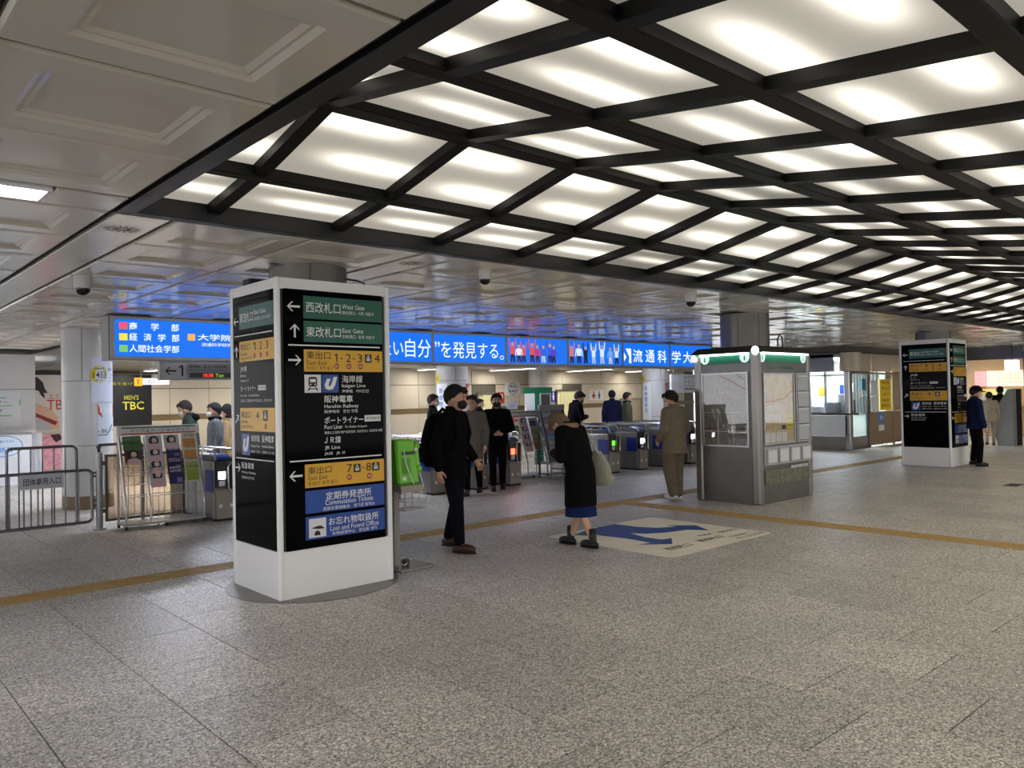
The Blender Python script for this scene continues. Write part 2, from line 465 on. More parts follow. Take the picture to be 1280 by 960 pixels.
# air diffusers: rings of slots in the service strips
for n in range(0, 5):
    xs = 1.56+2.27*n
    mb = MB()
    for k in range(16):
        t = 2*math.pi*k/16
        for r0, r1 in ((.03, .06), (.075, .11)):
            c, s_ = math.cos(t), math.sin(t); w = .006
            mb.add([(xs+r0*c-w*s_, 5.48+r0*s_+w*c, CEIL-.002), (xs+r0*c+w*s_, 5.48+r0*s_-w*c, CEIL-.002), (xs+r1*c+w*s_, 5.48+r1*s_-w*c, CEIL-.002), (xs+r1*c-w*s_, 5.48+r1*s_+w*c, CEIL-.002)], [(0, 3, 2, 1)])
    mb.build('air_vent', M('vent_slot', (25, 24, 22), .7), ceiling, kind='stuff')

# fluorescent fixtures in the strip beside the backlit ceiling
TUBE = glow('tube_white', (240, 243, 255), 3.6)
def strip_light(label, x0, x1, y0, y1, z, m=TUBE):
    t = thing('ceiling_light', label, 'ceiling light', ((x0+x1)/2, (y0+y1)/2, z), 0)
    w, l = (x1-x0)/2, (y1-y0)/2
    mb = MB()
    mb.box(-w, w, -l, -l+.02, -.004, .05).box(-w, w, l-.02, l, -.004, .05).box(-w, -w+.02, -l+.02, l-.02, -.004, .05).box(w-.02, w, -l+.02, l-.02, -.004, .05)
    mb.build('housing', WHITE, t)
    MB().box(-w+.02, w-.02, -l+.02, l-.02, .02, .03).build('diffuser', m, t, bevel=.003)
    return t
strip_light('recessed fluorescent light in the white ceiling beside the dark frame corner', -.35, 1.0, 4.71, 5.0, CEIL)
strip_light('recessed fluorescent light further along the coffered strip, mostly out of view', -2.6, -1.0, 4.71, 5.0, CEIL)

for j, yy in enumerate((.3, -3.9, -8.0)):  # unseen lights added behind the camera to brighten the floor and pillar faces
    for x0 in (.3, -2.0, -4.3):
        strip_light('added fill light in the coffered ceiling behind the viewpoint', x0-.75, x0+.75, yy-.15, yy+.15, CEIL)['group'] = 'added fill lights behind the viewpoint'
# security domes
def dome(label, x, y, s=1.0):
    t = thing('dome_camera', label, 'security camera', (x, y, CEIL), 0, 'dome cameras on the ceiling')
    MB().loft([(0, 0, 0, .075*s, .075*s), (0, 0, -.02, .078*s, .078*s), (0, 0, -.11*s, .068*s, .068*s)][::-1], 24).build('housing', M('camera_white', (205, 203, 198), .35), t, smooth=True)
    MB().sphere((0, 0, -.11*s), (.064*s, .064*s, .062*s), 20, 12).build('lens_dome', M('smoked_dome', (10, 10, 12), .06), t, smooth=True)
dome('dome security camera hanging above the leaflet rack by the group entrance', 1.86, 7.7)
dome('dome security camera on the ceiling behind the near sign pillar', 4.55, 5.38, .8)
dome('dome security camera on the ceiling beside the kiosk column', 7.55, 5.30, .9)

# ================================================================== BACKLIT CEILING
FRAME = M('frame_black', (20, 20, 22), .38, spec=.4)
BAR = M('bar_black', (8, 8, 9), .5, spec=.25)
KK = 1.095
LN = [(4.96, 2.772), (4.325, 2.853), (3.48, 3.034), (2.53, 2.882), (1.64, 2.753), (.777, 2.657), (-.1, 2.69), (-.98, 2.72), (-1.86, 2.74), (-2.74, 2.76), (-4.4, 2.76), (-6.1, 2.76), (-7.8, 2.76), (-9.35, 2.78)]
lum = thing('backlit_ceiling', 'large backlit ceiling of pale panels in a black metal grid', 'ceiling light', (0, 0, 0))
XS = [1.50]+[1.955+.8815*n for n in range(27)]
XS = [x for x in XS if x < 24.95]+[24.9]
MB().box(1.40, 25.0, 4.96, 5.06, 2.70, 2.96).build('edge_frame', FRAME, lum, bevel=.004)
MB().box(1.40, 1.50, 1.45, 4.96, 2.70, 3.1).build('edge_frame', FRAME, lum, bevel=.004)
MB().box(1.40, 1.50, -9.4, 1.45, 2.60, 3.1).build('edge_frame', FRAME, lum, bevel=.004)
MB().box(24.9, 25.0, -9.4, 4.96, 2.60, 3.1).build('edge_frame', FRAME, lum, bevel=.004)
MB().box(1.40, 25.0, -9.45, -9.35, 2.60, 3.1).build('edge_frame', FRAME, lum, bevel=.004)
for i, (y, z) in enumerate(LN[1:-1]):
    w = .048 if i != 1 else .062
    MB().box(1.5, 24.9, y-w, y+w, z-.018, z+.058).build('long_bar', BAR, lum, bevel=.006)
DIFF = diffuser_material('backlit_acrylic', 1.0); DIFF_DIM = diffuser_material('backlit_acrylic_dim', .55); DIFF_OFF = diffuser_material('backlit_acrylic_off', .16)
cross_me, pane_me = {}, {}
for j in range(len(LN)-1):
    (ya, za), (yb, zb) = LN[j], LN[j+1]
    w = .041
    cross_me[j] = MB().hexa([(-w,yb,zb-.014),(w,yb,zb-.014),(w,ya,za-.014),(-w,ya,za-.014),(-w,yb,zb+.058),(w,yb,zb+.058),(w,ya,za+.058),(-w,ya,za+.058)]).mesh('cross_bar'); cross_me[j].materials.append(BAR)
    for i in range(len(XS)-1):
        x0, x1 = XS[i], XS[i+1]
        if i > 0: obj('cross_bar', cross_me[j], None, lum, (x0, 0, 0))
        key = (j, round(x1-x0, 3))
        dim = DIFF
        if (i, j) in ((8, 1), (13, 2)): dim = DIFF_OFF
        elif (i, j) in ((5, 0), (6, 0), (7, 0), (4, 3)) or random.random() < .04: dim = DIFF_DIM
        kk = key+(dim.name,)
        if kk not in pane_me:
            W = x1-x0
            pane_me[kk] = MB().hexa([(0,yb,zb+.042),(W,yb,zb+.042),(W,ya,za+.042),(0,ya,za+.042),(0,yb,zb+.05),(W,yb,zb+.05),(W,ya,za+.05),(0,ya,za+.05)]).mesh('diffuser_panel')
            pane_me[kk].materials.append(dim)
        obj('diffuser_panel', pane_me[kk], None, lum, (x0, 0, 0))
# housing above the panels so no light leaks upward
MB().box(1.4, 25, -9.45, 5.06, 3.16, 3.2).build('housing', FRAME, lum)
#__PART2__

# ================================================================== COLUMNS AND WALLS
COLM = M('column_enamel', (196, 196, 196), .22, coat=.4)
COLD = M('column_metal', (120, 116, 110), .25, .35)
BROWN = M('brown_band', (118, 98, 66), .5)
def column(name, label, x, y, r, m, base=True, z0=0.0, top=CEIL, rings=(.95, 1.92)):
    o = MB().cyl((0, 0, z0), (0, 0, top), r, seg=40).build(name, m, None, smooth=True, loc=(x, y, 0))
    tag(o, label, None, None, 'structure')
    for z in rings:
        MB().cyl((0, 0, z-.004), (0, 0, z+.004), r+.002, seg=40).build('joint_ring', M('seam_dark', (70, 70, 72), .6), o, smooth=True)
    for a in (-2.0, -.9, .6, 2.2):
        c, s_ = math.cos(a), math.sin(a)
        MB().cyl((c*(r-.002), s_*(r-.002), 1.93), (c*(r-.002), s_*(r-.002), top), .005, seg=6).build('joint_seam', M('seam_dark', (70, 70, 72), .6), o)
    if base:
        MB().cyl((0, 0, 0), (0, 0, .2), r+.004, seg=40).build('base_band', BROWN, o, smooth=True)
    return o
colA = column('column_1', 'round pale column with notices beside the group entrance barrier', 3.27, 13.35, .35, COLM)
colB = column('column_2', 'round pale column with station notices behind the dark walking person', 10.32, 13.35, .35, COLM)
colC = column('column_3', 'round pale column with a fare notice between the ticket gates and kiosk', 17.3, 13.38, .35, COLM)
colD = column('column_4', 'round metal column rising from the information kiosk roof', 10.38, 6.35, .35, COLD, False, 2.16, CEIL, ())
colE = column('column_5', 'slim pale column against the tiled back wall', 17.1, 17.75, .3, COLM, True, 0, 2.4)
colF = column('column_6', 'pale column hidden inside the near sign pillar', 3.28, 6.25, .33, COLD, False, 2.5, CEIL, ())
colG = column('column_7', 'pale column inside the far sign pillar', 17.25, 6.22, .33, COLD, False, 2.5, CEIL, ())

WALLP = M('wall_panel_cream', (204, 196, 180), .28, coat=.25)
def panel_wall(name, label, x0, x1, y, top, pitch, gaps=()):
    w = MB().box(x0, x1, y+.03, y+.2, 0, top+.3).build(name, M('wall_joint', (96, 90, 80), .7)); tag(w, label, None, None, 'structure')
    n = int((x1-x0)/pitch)
    cache = {}
    for k in range(n):
        a = x0+pitch*k
        for (z0, z1) in ((0, 1.13), (1.27, 1.93), (1.94, top)):
            if any(g0 < a+pitch/2 < g1 and z0 < gz-.2 for g0, g1, gz in gaps): continue
            key = (z0, z1)
            if key not in cache:
                cache[key] = MB().box(.006, pitch-.006, 0, .03, z0+.004, z1-.004).mesh('wall_panel', .003); cache[key].materials.append(WALLP)
            obj('wall_panel', cache[key], None, w, (a, y, 0))
    MB().box(x0, x1, y-.004, y+.03, 1.134, 1.266).build('brown_band', BROWN, w)
    return w
wb = panel_wall('wall_back', 'cream panelled back wall with a brown band', 10.0, 26.0, 18.2, 2.42, .96, ((15.0, 15.75, 1.66), (18.3, 19.4, 1.7)))
wl = panel_wall('wall_left', 'pale panelled wall beyond the gates with a brown band', 3.0, 10.0, 20.8, 2.3, 1.0)
MB().box(9.9, 10.0, 18.2, 20.85, 0, 2.6).build('wall_return', WALLP).__setitem__('kind', 'structure')
# lowered ceiling over the far side
rc = MB().box(3.9, 27, 15.5, 21.2, 2.38, 2.8).build('ceiling_rear', M('rear_ceiling', (150, 144, 132), .35, coat=.3)); tag(rc, 'lower plain ceiling over the far passage', None, None, 'structure')
TUBE2 = glow('tube_warm', (255, 246, 230), 8.0)
for i, (x, y0, y1, lb) in enumerate(((12.7, 16.0, 17.9, 'long fluorescent strip light on the rear ceiling above the closed wall panels'), (15.3, 16.0, 17.9, 'long fluorescent strip light on the rear ceiling left of the slim column'), (18.6, 16.0, 17.9, 'long fluorescent strip light on the rear ceiling above the yellow doorway'), (21.5, 16.0, 17.9, 'long fluorescent strip light on the rear ceiling near the blue advert end'), (6.2, 16.5, 20.0, 'long fluorescent strip light beyond the ticket gates on the passage ceiling'), (9.0, 16.5, 20.0, 'long fluorescent strip light on the passage ceiling behind the near sign pillar'))):
    strip_light(lb, x-.09, x+.09, y0, y1, 2.335, TUBE2)
for (x, y) in ((4.7, 12.0), (6.7, 12.2), (11.6, 12.4), (16.0, 12.4), (20.6, 13.2), (5.3, 14.8), (7.4, 14.8)):  # hidden lights added behind the advert to brighten the gates and paid side
    strip_light('added fill light over the paid side behind the blue advert', x-.6, x+.6, y-.14, y+.14, CEIL-.02, glow('gate_fill', (235, 240, 255), 9.0) if y < 14 else glow('gate_fill_bright', (235, 240, 255), 50.0))['group'] = 'added fill lights over the paid side'

# lit doorways of the rest rooms in the back wall
DOORY = glow('doorway_yellow_light', (236, 226, 170), .55)
for k, (a, b, z, lb) in enumerate(((15.02, 15.72, 1.64, 'lit yellow doorway in the back wall beside a red sign'), (18.35, 19.35, 1.7, 'tall lit yellow doorway in the back wall beside the slim column'))):
    o = MB().box(a, b, 18.19, 18.21, 0, z).build('door_%d' % (k+1), M('doorway_wall', (232, 224, 180), .6)); tag(o, lb, None, None, 'structure')
    mb = MB().box(a-.05, a, 18.14, 18.2, 0, z+.05).box(b, b+.05, 18.14, 18.2, 0, z+.05).box(a, b, 18.14, 18.2, z, z+.05); mb.build('door_frame', STEEL, o)
    MB().box(a+.18, b-.05, 18.165, 18.19, .02, z-.02).build('lit_panel', DOORY, o)
o = MB().box(21.6, 22.6, 18.12, 18.2, 0, 1.36).build('door_3', M('door_beige', (176, 168, 148), .45)); tag(o, 'plain beige service door in the back wall', None, None, 'structure')
MB().box(21.52, 21.6, 18.1, 18.2, 0, 1.42).box(22.6, 22.68, 18.1, 18.2, 0, 1.42).box(21.6, 22.6, 18.1, 18.2, 1.36, 1.42).build('door_frame', STEEL, o)
BW = Fr((0, 18.19, 0), (1, 0, 0))
def wall_sign(label, x0, x1, z0, z1, m, cat='sign', fr=BW, texts=(), t=.03, group=None):
    o = thing('wall_sign', label, cat, fr.p((x0+x1)/2, z0, 0))
    g = Fr((0, 0, 0), fr.u, fr.n)
    w = (x1-x0)/2; hh = z1-z0
    g.plate('board', m, o, -w, w, 0, hh, 0, t, .003)
    for s, a, mm in texts: text(s, g, -w+a[0]*2*w, -w+a[1]*2*w, a[2]*hh, a[3]*hh, t+.002, mm, o, .02)
    return o, g
wall_sign('red rest room sign beside the lit doorway', 15.8, 16.05, 1.36, 1.7, RED, texts=(('♀', (.2, .8, .15, .85), TXTW),))
o, g = wall_sign('white sign with black ring on the back wall', 16.1, 16.72, 1.6, 2.0, M('sign_pale', (206, 208, 210), .5), texts=(('禁煙', (.28, .72, .55, .8), TXTK), ('駅構内', (.25, .75, .22, .42), TXTK)))
ring('ring', g, 0, .2, .19, .19, .02, .033, BLUE, o)
wall_sign('small pale blue sign under the ringed sign', 16.15, 16.6, 1.16, 1.4, M('sign_skyblue', (160, 180, 214), .5), texts=(('入口', (.3, .7, .3, .7), BLUE),))
wall_sign('dark red board on the back wall above a leaflet rack', 15.95, 17.0, .78, 1.0, M('board_red', (140, 30, 34), .5), texts=(('きっぷ精算', (.15, .85, .3, .7), TXTW),))
o, g = wall_sign('white rest room sign with red and blue figures', 19.92, 20.6, 1.38, 1.72, M('sign_white', (220, 222, 226), .5))
for s, m in ((-1, RED), (1, BLUE)):
    disc('figure_head', g, s*.14, .27, .035, .035, .031, .034, m, o); g.outline('figure_body', m, o, [(s*.14-.06, .22), (s*.14+.06, .22), (s*.14+(.09 if s < 0 else .05), .1), (s*.14+.025, .1), (s*.14+.025, .03), (s*.14-.025, .03), (s*.14-.025, .1), (s*.14-(.09 if s < 0 else .05), .1)], .031, .034)
o, g = wall_sign('blue rest room sign with white figure beside the green frame', 18.05, 18.3, 1.36, 1.7, M('sign_deepblue', (30, 54, 150), .4))
disc('figure_head', g, 0, .27, .035, .035, .031, .034, TXTW, o); g.outline('figure_body', TXTW, o, [(-.05, .22), (.05, .22), (.03, .05), (-.03, .05)], .031, .034)

# left of the barrier: white block, posters
blk = MB().box(1.2, 3.62, 18.75, 19.6, 0, 2.62).build('wall_block', M('white_wall', (214, 215, 216), .35, coat=.2)); tag(blk, 'white wall block with route diagrams seen over the barrier', None, None, 'structure')
MB().box(1.2, 3.62, 18.74, 18.75, .0, .2).build('base_band', BROWN, blk)
MB().box(1.2, 3.62, 18.735, 18.75, 1.90, 1.91).build('panel_joint', M('seam_dark', (70, 70, 72), .6), blk)
LB = Fr((0, 18.74, 0), (1, 0, 0))
GL = M('print_palegreen', (148, 206, 168), .5)
nb = thing('route_diagram', 'white route diagram with pale green lines on the white block', 'notice', (0, 0, 0))
LB.plate('sheet', M('print_palewhite', (222, 226, 232), .5), nb, 2.2, 3.35, 1.15, 1.86, 0, .01)
for z in (1.72, 1.56, 1.36): LB.plate('green_line', GL, nb, 2.2, 3.1+.1*(z < 1.6), z, z+.03, .01, .012)
LB.plate('green_tab', GL, nb, 3.32, 3.36, 1.58, 1.7, .01, .014)
text('レーター', LB, 2.75, 3.12, 1.62, 1.69, .013, TXTK, nb); text('中', LB, 2.9, 3.02, 1.44, 1.52, .013, TXTK, nb)
ct = thing('ticket_counter', 'low white counter with a blue speech bubble behind the barrier', 'counter', (0, 0, 0))
MB().box(1.3, 3.45, 18.2, 18.7, 0, 1.0).build('body', M('counter_white', (218, 220, 224), .4), ct, bevel=.01)
MB().cyl((3.52, 18.3, 0), (3.52, 18.3, 1.02), .12, seg=24).build('rounded_end', M('counter_end', (176, 178, 182), .35), ct, smooth=True)
MB().box(1.3, 3.45, 18.18, 18.7, 1.0, 1.03).build('top', M('counter_top', (150, 150, 152), .4), ct, bevel=.005)
CT = Fr((0, 18.195, 0), (1, 0, 0))
disc('bubble', CT, 2.95, .78, .33, .2, .002, .004, M('bubble_fill', (206, 222, 240), .5), ct, 32)
ring('bubble_outline', CT, 2.95, .78, .34, .21, .015, .006, M('print_bubble', (84, 122, 176), .5), ct, 32)
CT.outline('bubble_tail', M('print_bubble', (84, 122, 176), .5), ct, [(2.66, .88), (2.6, .99), (2.76, .94)], .004, .006)
text('何かお困りですか', CT, 2.74, 3.14, .84, .9, .007, BLUE, ct); text('駅係員', CT, 2.76, 3.12, .66, .76, .007, M('print_blue', (60, 120, 200), .5), ct)

LW = Fr((0, 20.79, 0), (1, 0, 0))
po = thing('beauty_poster', 'large pale advert poster of a dark-haired person with a red strap', 'poster', (0, 0, 0))
LW.plate('board', M('poster_grey', (204, 200, 198), .35), po, 3.9, 5.2, .98, 2.3, 0, .03)
LW.plate('top_rail', M('poster_rail', (30, 28, 28), .4), po, 3.9, 5.2, 2.27, 2.33, .03, .05)
LW.outline('shoulder', M('poster_skin', (206, 168, 142), .5), po, [(3.92, 1.0), (3.92, 1.72), (4.05, 1.6), (4.3, 1.5), (4.46, 1.3), (4.5, 1.02), (4.3, 1.0)], .03, .032)
LW.outline('hair', M('poster_hair', (34, 28, 28), .5), po, [(3.92, 2.24), (4.05, 2.22), (4.16, 2.1), (4.2, 1.95), (4.26, 1.85), (4.18, 1.86), (4.2, 1.72), (4.12, 1.8), (4.08, 1.9), (3.92, 1.95)], .032, .034)
LW.outline('strap', M('poster_strap', (128, 26, 34), .5), po, [(3.92, 1.44), (3.92, 1.36), (4.4, 1.1), (4.46, 1.18)], .033, .035)
LW.outline('shirt', M('poster_shirt', (176, 176, 184), .5), po, [(3.92, 1.34), (4.3, 1.14), (4.3, 1.0), (3.92, 1.0)], .033, .0345)
text('エステ', LW, 4.28, 4.6, 1.72, 1.82, .035, RED, po); text('TBC', LW, 4.24, 4.75, 1.46, 1.7, .035, RED, po, .0)
pk = thing('pink_poster', 'pink flowered poster low on the wall beside the barrier', 'poster', (0, 0, 0))
LW.plate('board', M('poster_pink', (232, 170, 190), .5, var=.25, scale=14), pk, 4.05, 5.6, .1, .9, 0, .02)
LW.outline('dark_flower', M('poster_dark', (60, 30, 40), .5), pk, [(4.3, .88), (4.5, .9), (4.55, .78), (4.42, .7), (4.36, .78)], .02, .022)
tb = thing('black_poster', 'black advert poster with yellow lettering on the far wall', 'poster', (0, 0, 0))
LW.plate('board', M('poster_black', (24, 24, 30), .3), tb, 5.55, 6.55, 1.03, 2.28, 0, .04, .005)
PY = M('print_lemon', (222, 222, 60), .5)
text("MEN'S", LW, 5.9, 6.24, 1.66, 1.78, .042, PY, tb, .03); text('TBC', LW, 5.86, 6.36, 1.42, 1.62, .042, PY, tb, .03); text('男を磨け', LW, 5.62, 6.1, 2.02, 2.1, .042, PY, tb)
# notices on the near column (curved sheets)
def curved(name, mat, parent, r, a0, a1, z0, z1, n=8):
    mb = MB(); vs = []
    for k in range(n+1):
        a = a0+(a1-a0)*k/n
        for z in (z0, z1): vs.append((r*math.cos(a), r*math.sin(a), z))
    mb.add(vs, [(2*k, 2*k+2, 2*k+3, 2*k+1) for k in range(n)])
    return mb.build(name, mat, parent, smooth=True)
class Cyl:
    """frame wrapped round a column: u is arc length"""
    def __init__(s, r, a0): s.r = r; s.a0 = a0
    def p(s, u, v, d=0):
        a = s.a0+u/s.r; return Vector(((s.r+d)*math.cos(a), (s.r+d)*math.sin(a), v))
A0 = math.radians(-103+22)      # direction on the column that meets the viewer, right of centre
nt1 = thing('column_notice', 'pale blue notice with a yellow countdown disc wrapped on the column', 'notice', (3.27, 13.35, 0))
curved('sheet', M('notice_pale', (198, 204, 222), .5), nt1, .356, A0-.25, A0+.95, 1.60, 2.28)
c1 = Cyl(.357, A0)
Fr.outline(c1, 'yellow_disc', M('print_mustard', (206, 190, 44), .5), nt1, [(.03+.13*math.cos(t*.2618), 2.02+.135*math.sin(t*.2618)) for t in range(24)], .001, .003)
text('14日', c1, -.06, .13, 1.96, 2.06, .004, TXTK, nt1, .02); text('開催期間', c1, -.04, .1, 2.09, 2.12, .004, TXTK, nt1); text('まで', c1, -.03, .08, 1.91, 1.94, .004, TXTK, nt1)
text('運転', c1, .17, .28, 2.07, 2.12, .004, BLUE, nt1); text('上下', c1, .2, .28, 1.9, 2.02, .004, BLUE, nt1)
nt2 = thing('column_map', 'white notice with an orange arrow header and route line on the column', 'notice', (3.27, 13.35, 0))
curved('sheet', M('notice_map', (204, 214, 228), .5), nt2, .356, A0-.02, A0+.95, .95, 1.585)
Fr.outline(c1, 'header', M('print_orange', (196, 78, 46), .5), nt2, [(0, 1.575), (.32, 1.575), (.32, 1.37), (.06, 1.37), (0, 1.43)], .001, .003)
text('↖改札', c1, .03, .28, 1.42, 1.53, .004, TXTW, nt2)
MB().tube([c1.p(0, 1.1, .004), c1.p(.14, 1.1, .004), c1.p(.2, 1.16, .004), c1.p(.26, 1.25, .004)], .006, 6).build('route_line', M('print_teal', (16, 84, 92), .5), nt2)
MB().tube([c1.p(0, 1.16, .004), c1.p(.3, 1.17, .004)], .005, 6).build('route_line', M('print_teal', (16, 84, 92), .5), nt2)
text('駅42', c1, .05, .15, 1.13, 1.19, .006, M('print_teal', (16, 84, 92), .5), nt2)
# notices on the columns further on
for (cxy, lb1, lb2, lb3) in (((10.32, 13.35), 'white vertical notice with blue text on the column behind the walker', 'yellow tag high on the column behind the walker', 'red panel with white letter on the column behind the walker'), ((17.3, 13.38), 'white vertical notice with blue text on the column near the kiosk', 'yellow tag high on the column near the kiosk', 'small red panel on the column near the kiosk')):
    va = math.atan2(-cxy[1], -cxy[0]); r = .35
    t = thing('column_notice', lb1, 'notice', (cxy[0], cxy[1], 0)); curved('sheet', PAPER, t, r+.004, va-1.1, va-.3, .7, 1.86)
    c = Cyl(r+.006, va-1.05); 
    for k, s in enumerate('路線図案内'): text(s, c, .06, .16, 1.66-.15*k, 1.77-.15*k, .001, M('print_blue', (60, 120, 200), .5), t)
    t = thing('column_tag', lb2, 'sign', (cxy[0], cxy[1], 0)); curved('sheet', M('tag_yellow', (214, 196, 50), .5), t, r+.006, va-1.25, va-.8, 1.88, 2.05)
    c = Cyl(r+.008, va-1.2); text('駅', c, .02, .08, 1.92, 2.0, .001, TXTK, t)
    t = thing('column_panel', lb3, 'sign', (cxy[0], cxy[1], 0)); curved('sheet', M('tag_red', (150, 56, 50), .5), t, r+.006, va+.95, va+1.4, 1.55, 1.85)
    c = Cyl(r+.008, va+1.0); text('K', c, .03, .12, 1.63, 1.77, .001, TXTW, t)
t = thing('aed_notice', 'round black ring emblem notice on the column behind the walker', 'notice', (10.32, 13.35, 0))
c = Cyl(.358, math.atan2(-13.35, -10.32)+.1)
mbr = MB(); vs = []
for rr in (.13, .11):
    for k in range(24): vs.append(c.p(.08+rr*math.cos(k*math.pi/12), 1.66+rr*math.sin(k*math.pi/12), 0))
mbr.add(vs, [(k, (k+1) % 24, 24+(k+1) % 24, 24+k) for k in range(24)]); mbr.build('ring', TXTK, t); text('AED', c, .0, .16, 1.62, 1.7, .001, TXTK, t)

# ================================================================== BLUE ILLUMINATED ADVERT OVER THE GATES
sg = thing('advert_lightbox', 'long blue illuminated advert sign over the ticket gates', 'advert sign', (0, 10.9, 0))
SG = Fr((0, 0, 0), (1, 0, 0))
SBLUE = glow('lightbox_blue', (12, 112, 238), 1.0); SWH = glow('lightbox_white', (236, 248, 255), 1.1)
SFR = M('lightbox_frame', (176, 180, 186), .35, .3)
SZ0, SZ1 = 2.15, 2.685
MB().box(2.93, 16.4, .03, .35, SZ0-.02, CEIL).build('housing', M('lightbox_body', (150, 150, 150), .5), sg)
px_ = [2.97, 4.69, 6.36, 8.02, 9.70, 11.34, 13.01, 14.66, 16.33]
panes = []
for a, b in zip(px_[:-1], px_[1:]):
    panes.append(SG.plate('lit_panel', SBLUE, sg, a+.025, b-.025, SZ0+.03, SZ1-.025, -.03, .0))
for a in px_: SG.plate('frame_post', SFR, sg, a-.025, a+.025, SZ0, SZ1, -.03, .015, .003)
SG.plate('frame_rail', SFR, sg, 2.945, 16.355, SZ0-.01, SZ0+.03, -.03, .016, .003); SG.plate('frame_rail', SFR, sg, 2.945, 16.355, SZ1-.025, SZ1+.01, -.03, .016, .003)
def sq(x, z, c, nm): SG.plate('coloured_square', glow(nm, c, 1.0), panes[0], x-.05, x+.05, z-.045, z+.045, 0, .002)
sq(3.1, 2.575, (238, 84, 110), 'lb_red'); sq(3.1, 2.43, (250, 226, 70), 'lb_yellow'); sq(3.1, 2.28, (120, 200, 110), 'lb_green'); sq(3.965, 2.455, (246, 176, 84), 'lb_orange')
for i, chs in enumerate((('商', 3.17, 3.27), ('学', 3.44, 3.54), ('部', 3.70, 3.80))): text(chs[0], SG, chs[1], chs[2], 2.525, 2.625, .003, SWH, panes[0], .02)
for i, s in enumerate('経済学部'): text(s, SG, 3.17+.178*i, 3.27+.178*i, 2.385, 2.485, .003, SWH, panes[0], .02)
text('人間社会学部', SG, 3.17, 3.80, 2.235, 2.335, .003, SWH, panes[0], .02)
text('大学院', SG, 4.05, 4.52, 2.415, 2.505, .003, SWH, panes[0], .02); text('流通科学研究科', SG, 4.1, 4.6, 2.335, 2.385, .003, SWH, panes[0], .01)
text('なりたい', SG, 6.5, 7.42, 2.27, 2.52, .003, SWH, panes[2], .0); text('自分', SG, 7.46, 7.98, 2.25, 2.56, .003, SWH, panes[2], .0)
text('”', SG, 8.07, 8.17, 2.43, 2.53, .003, SWH, panes[3], .0); text('を発見する', SG, 8.2, 9.5, 2.25, 2.54, .003, SWH, panes[3], .0); text('。', SG, 9.54, 9.64, 2.24, 2.32, .003, SWH, panes[3], .0)
def sporty(x, z, s, c1, c2, par, up):
    """small flat printed figure with raised arms"""
    m1 = glow('lb_shirt_%d_%d_%d' % c1, c1, .9); m2 = glow('lb_trouser_%d_%d_%d' % c2, c2, .6); sk = glow('lb_skin', (220, 160, 130), .8)
    SG.outline('printed_shirt', m1, par, [(x-.05*s, z+.13*s), (x+.05*s, z+.13*s), (x+.055*s, z+.26*s), (x-.055*s, z+.26*s)], .001, .003)
    SG.outline('printed_legs', m2, par, [(x-.05*s, z), (x-.01*s, z), (x, z+.09*s), (x+.02*s, z), (x+.06*s, z), (x+.045*s, z+.13*s), (x-.045*s, z+.13*s)], .001, .003)
    disc('printed_head', SG, x, z+.30*s, .03*s, .035*s, .001, .003, sk, par, 12)
    for q in (-1, 1):
        if up: SG.outline('printed_arm', m1, par, [(x+q*.045*s, z+.25*s), (x+q*.075*s, z+.25*s), (x+q*.085*s, z+.40*s), (x+q*.065*s, z+.40*s)], .001, .003)
        else: SG.outline('printed_arm', m1, par, [(x+q*.05*s, z+.25*s), (x+q*.08*s, z+.24*s), (x+q*.1*s, z+.12*s), (x+q*.08*s, z+.12*s)], .001, .003)
RD, BL2, WH2, NV = (226, 84, 84), (60, 90, 220), (220, 240, 255), (30, 40, 110)
for k, (x, c1, c2, up) in enumerate(((9.86, RD, NV, 1), (10.02, (240, 240, 250), (40, 50, 90), 0), (10.14, RD, NV, 1), (10.36, RD, (60, 40, 60), 1), (10.5, (190, 60, 120), (60, 40, 90), 0), (10.66, BL2, WH2, 1), (10.84, BL2, NV, 1), (10.94, (90, 60, 200), NV, 0))): sporty(x, SZ0+.05, 1.0+.12*(k % 3 == 0), c1, c2, panes[4], up)
for k, (x, c1, c2, up) in enumerate(((11.45, (226, 120, 110), (60, 40, 60), 1), (11.66, WH2, NV, 0), (11.86, (20, 20, 50), (16, 16, 40), 1), (12.1, WH2, (200, 230, 250), 1), (12.36, WH2, (200, 230, 250), 1), (12.62, (120, 170, 240), WH2, 0), (12.82, WH2, NV, 1))): sporty(x, SZ0+.05, 1.05+.12*(k % 3 == 1), c1, c2, panes[5], up)
SG.outline('white_mark', SWH, panes[6], [(13.06, 2.26), (13.14, 2.36), (13.06, 2.46)], .001, .003)
SG.outline('white_mark', SWH, panes[6], [(13.12, 2.54), (13.3, 2.54), (13.3, 2.22), (13.22, 2.24), (13.24, 2.36)], .001, .003)
for k, s in enumerate('流通科'): text(s, SG, 13.36+.43*k, 13.36+.43*k+.32, 2.25, 2.53, .003, SWH, panes[6], .02)
for k, s in enumerate('学大学'): text(s, SG, 14.74+.43*k, 14.74+.43*k+.34, 2.25, 2.53, .003, SWH, panes[7], .02)

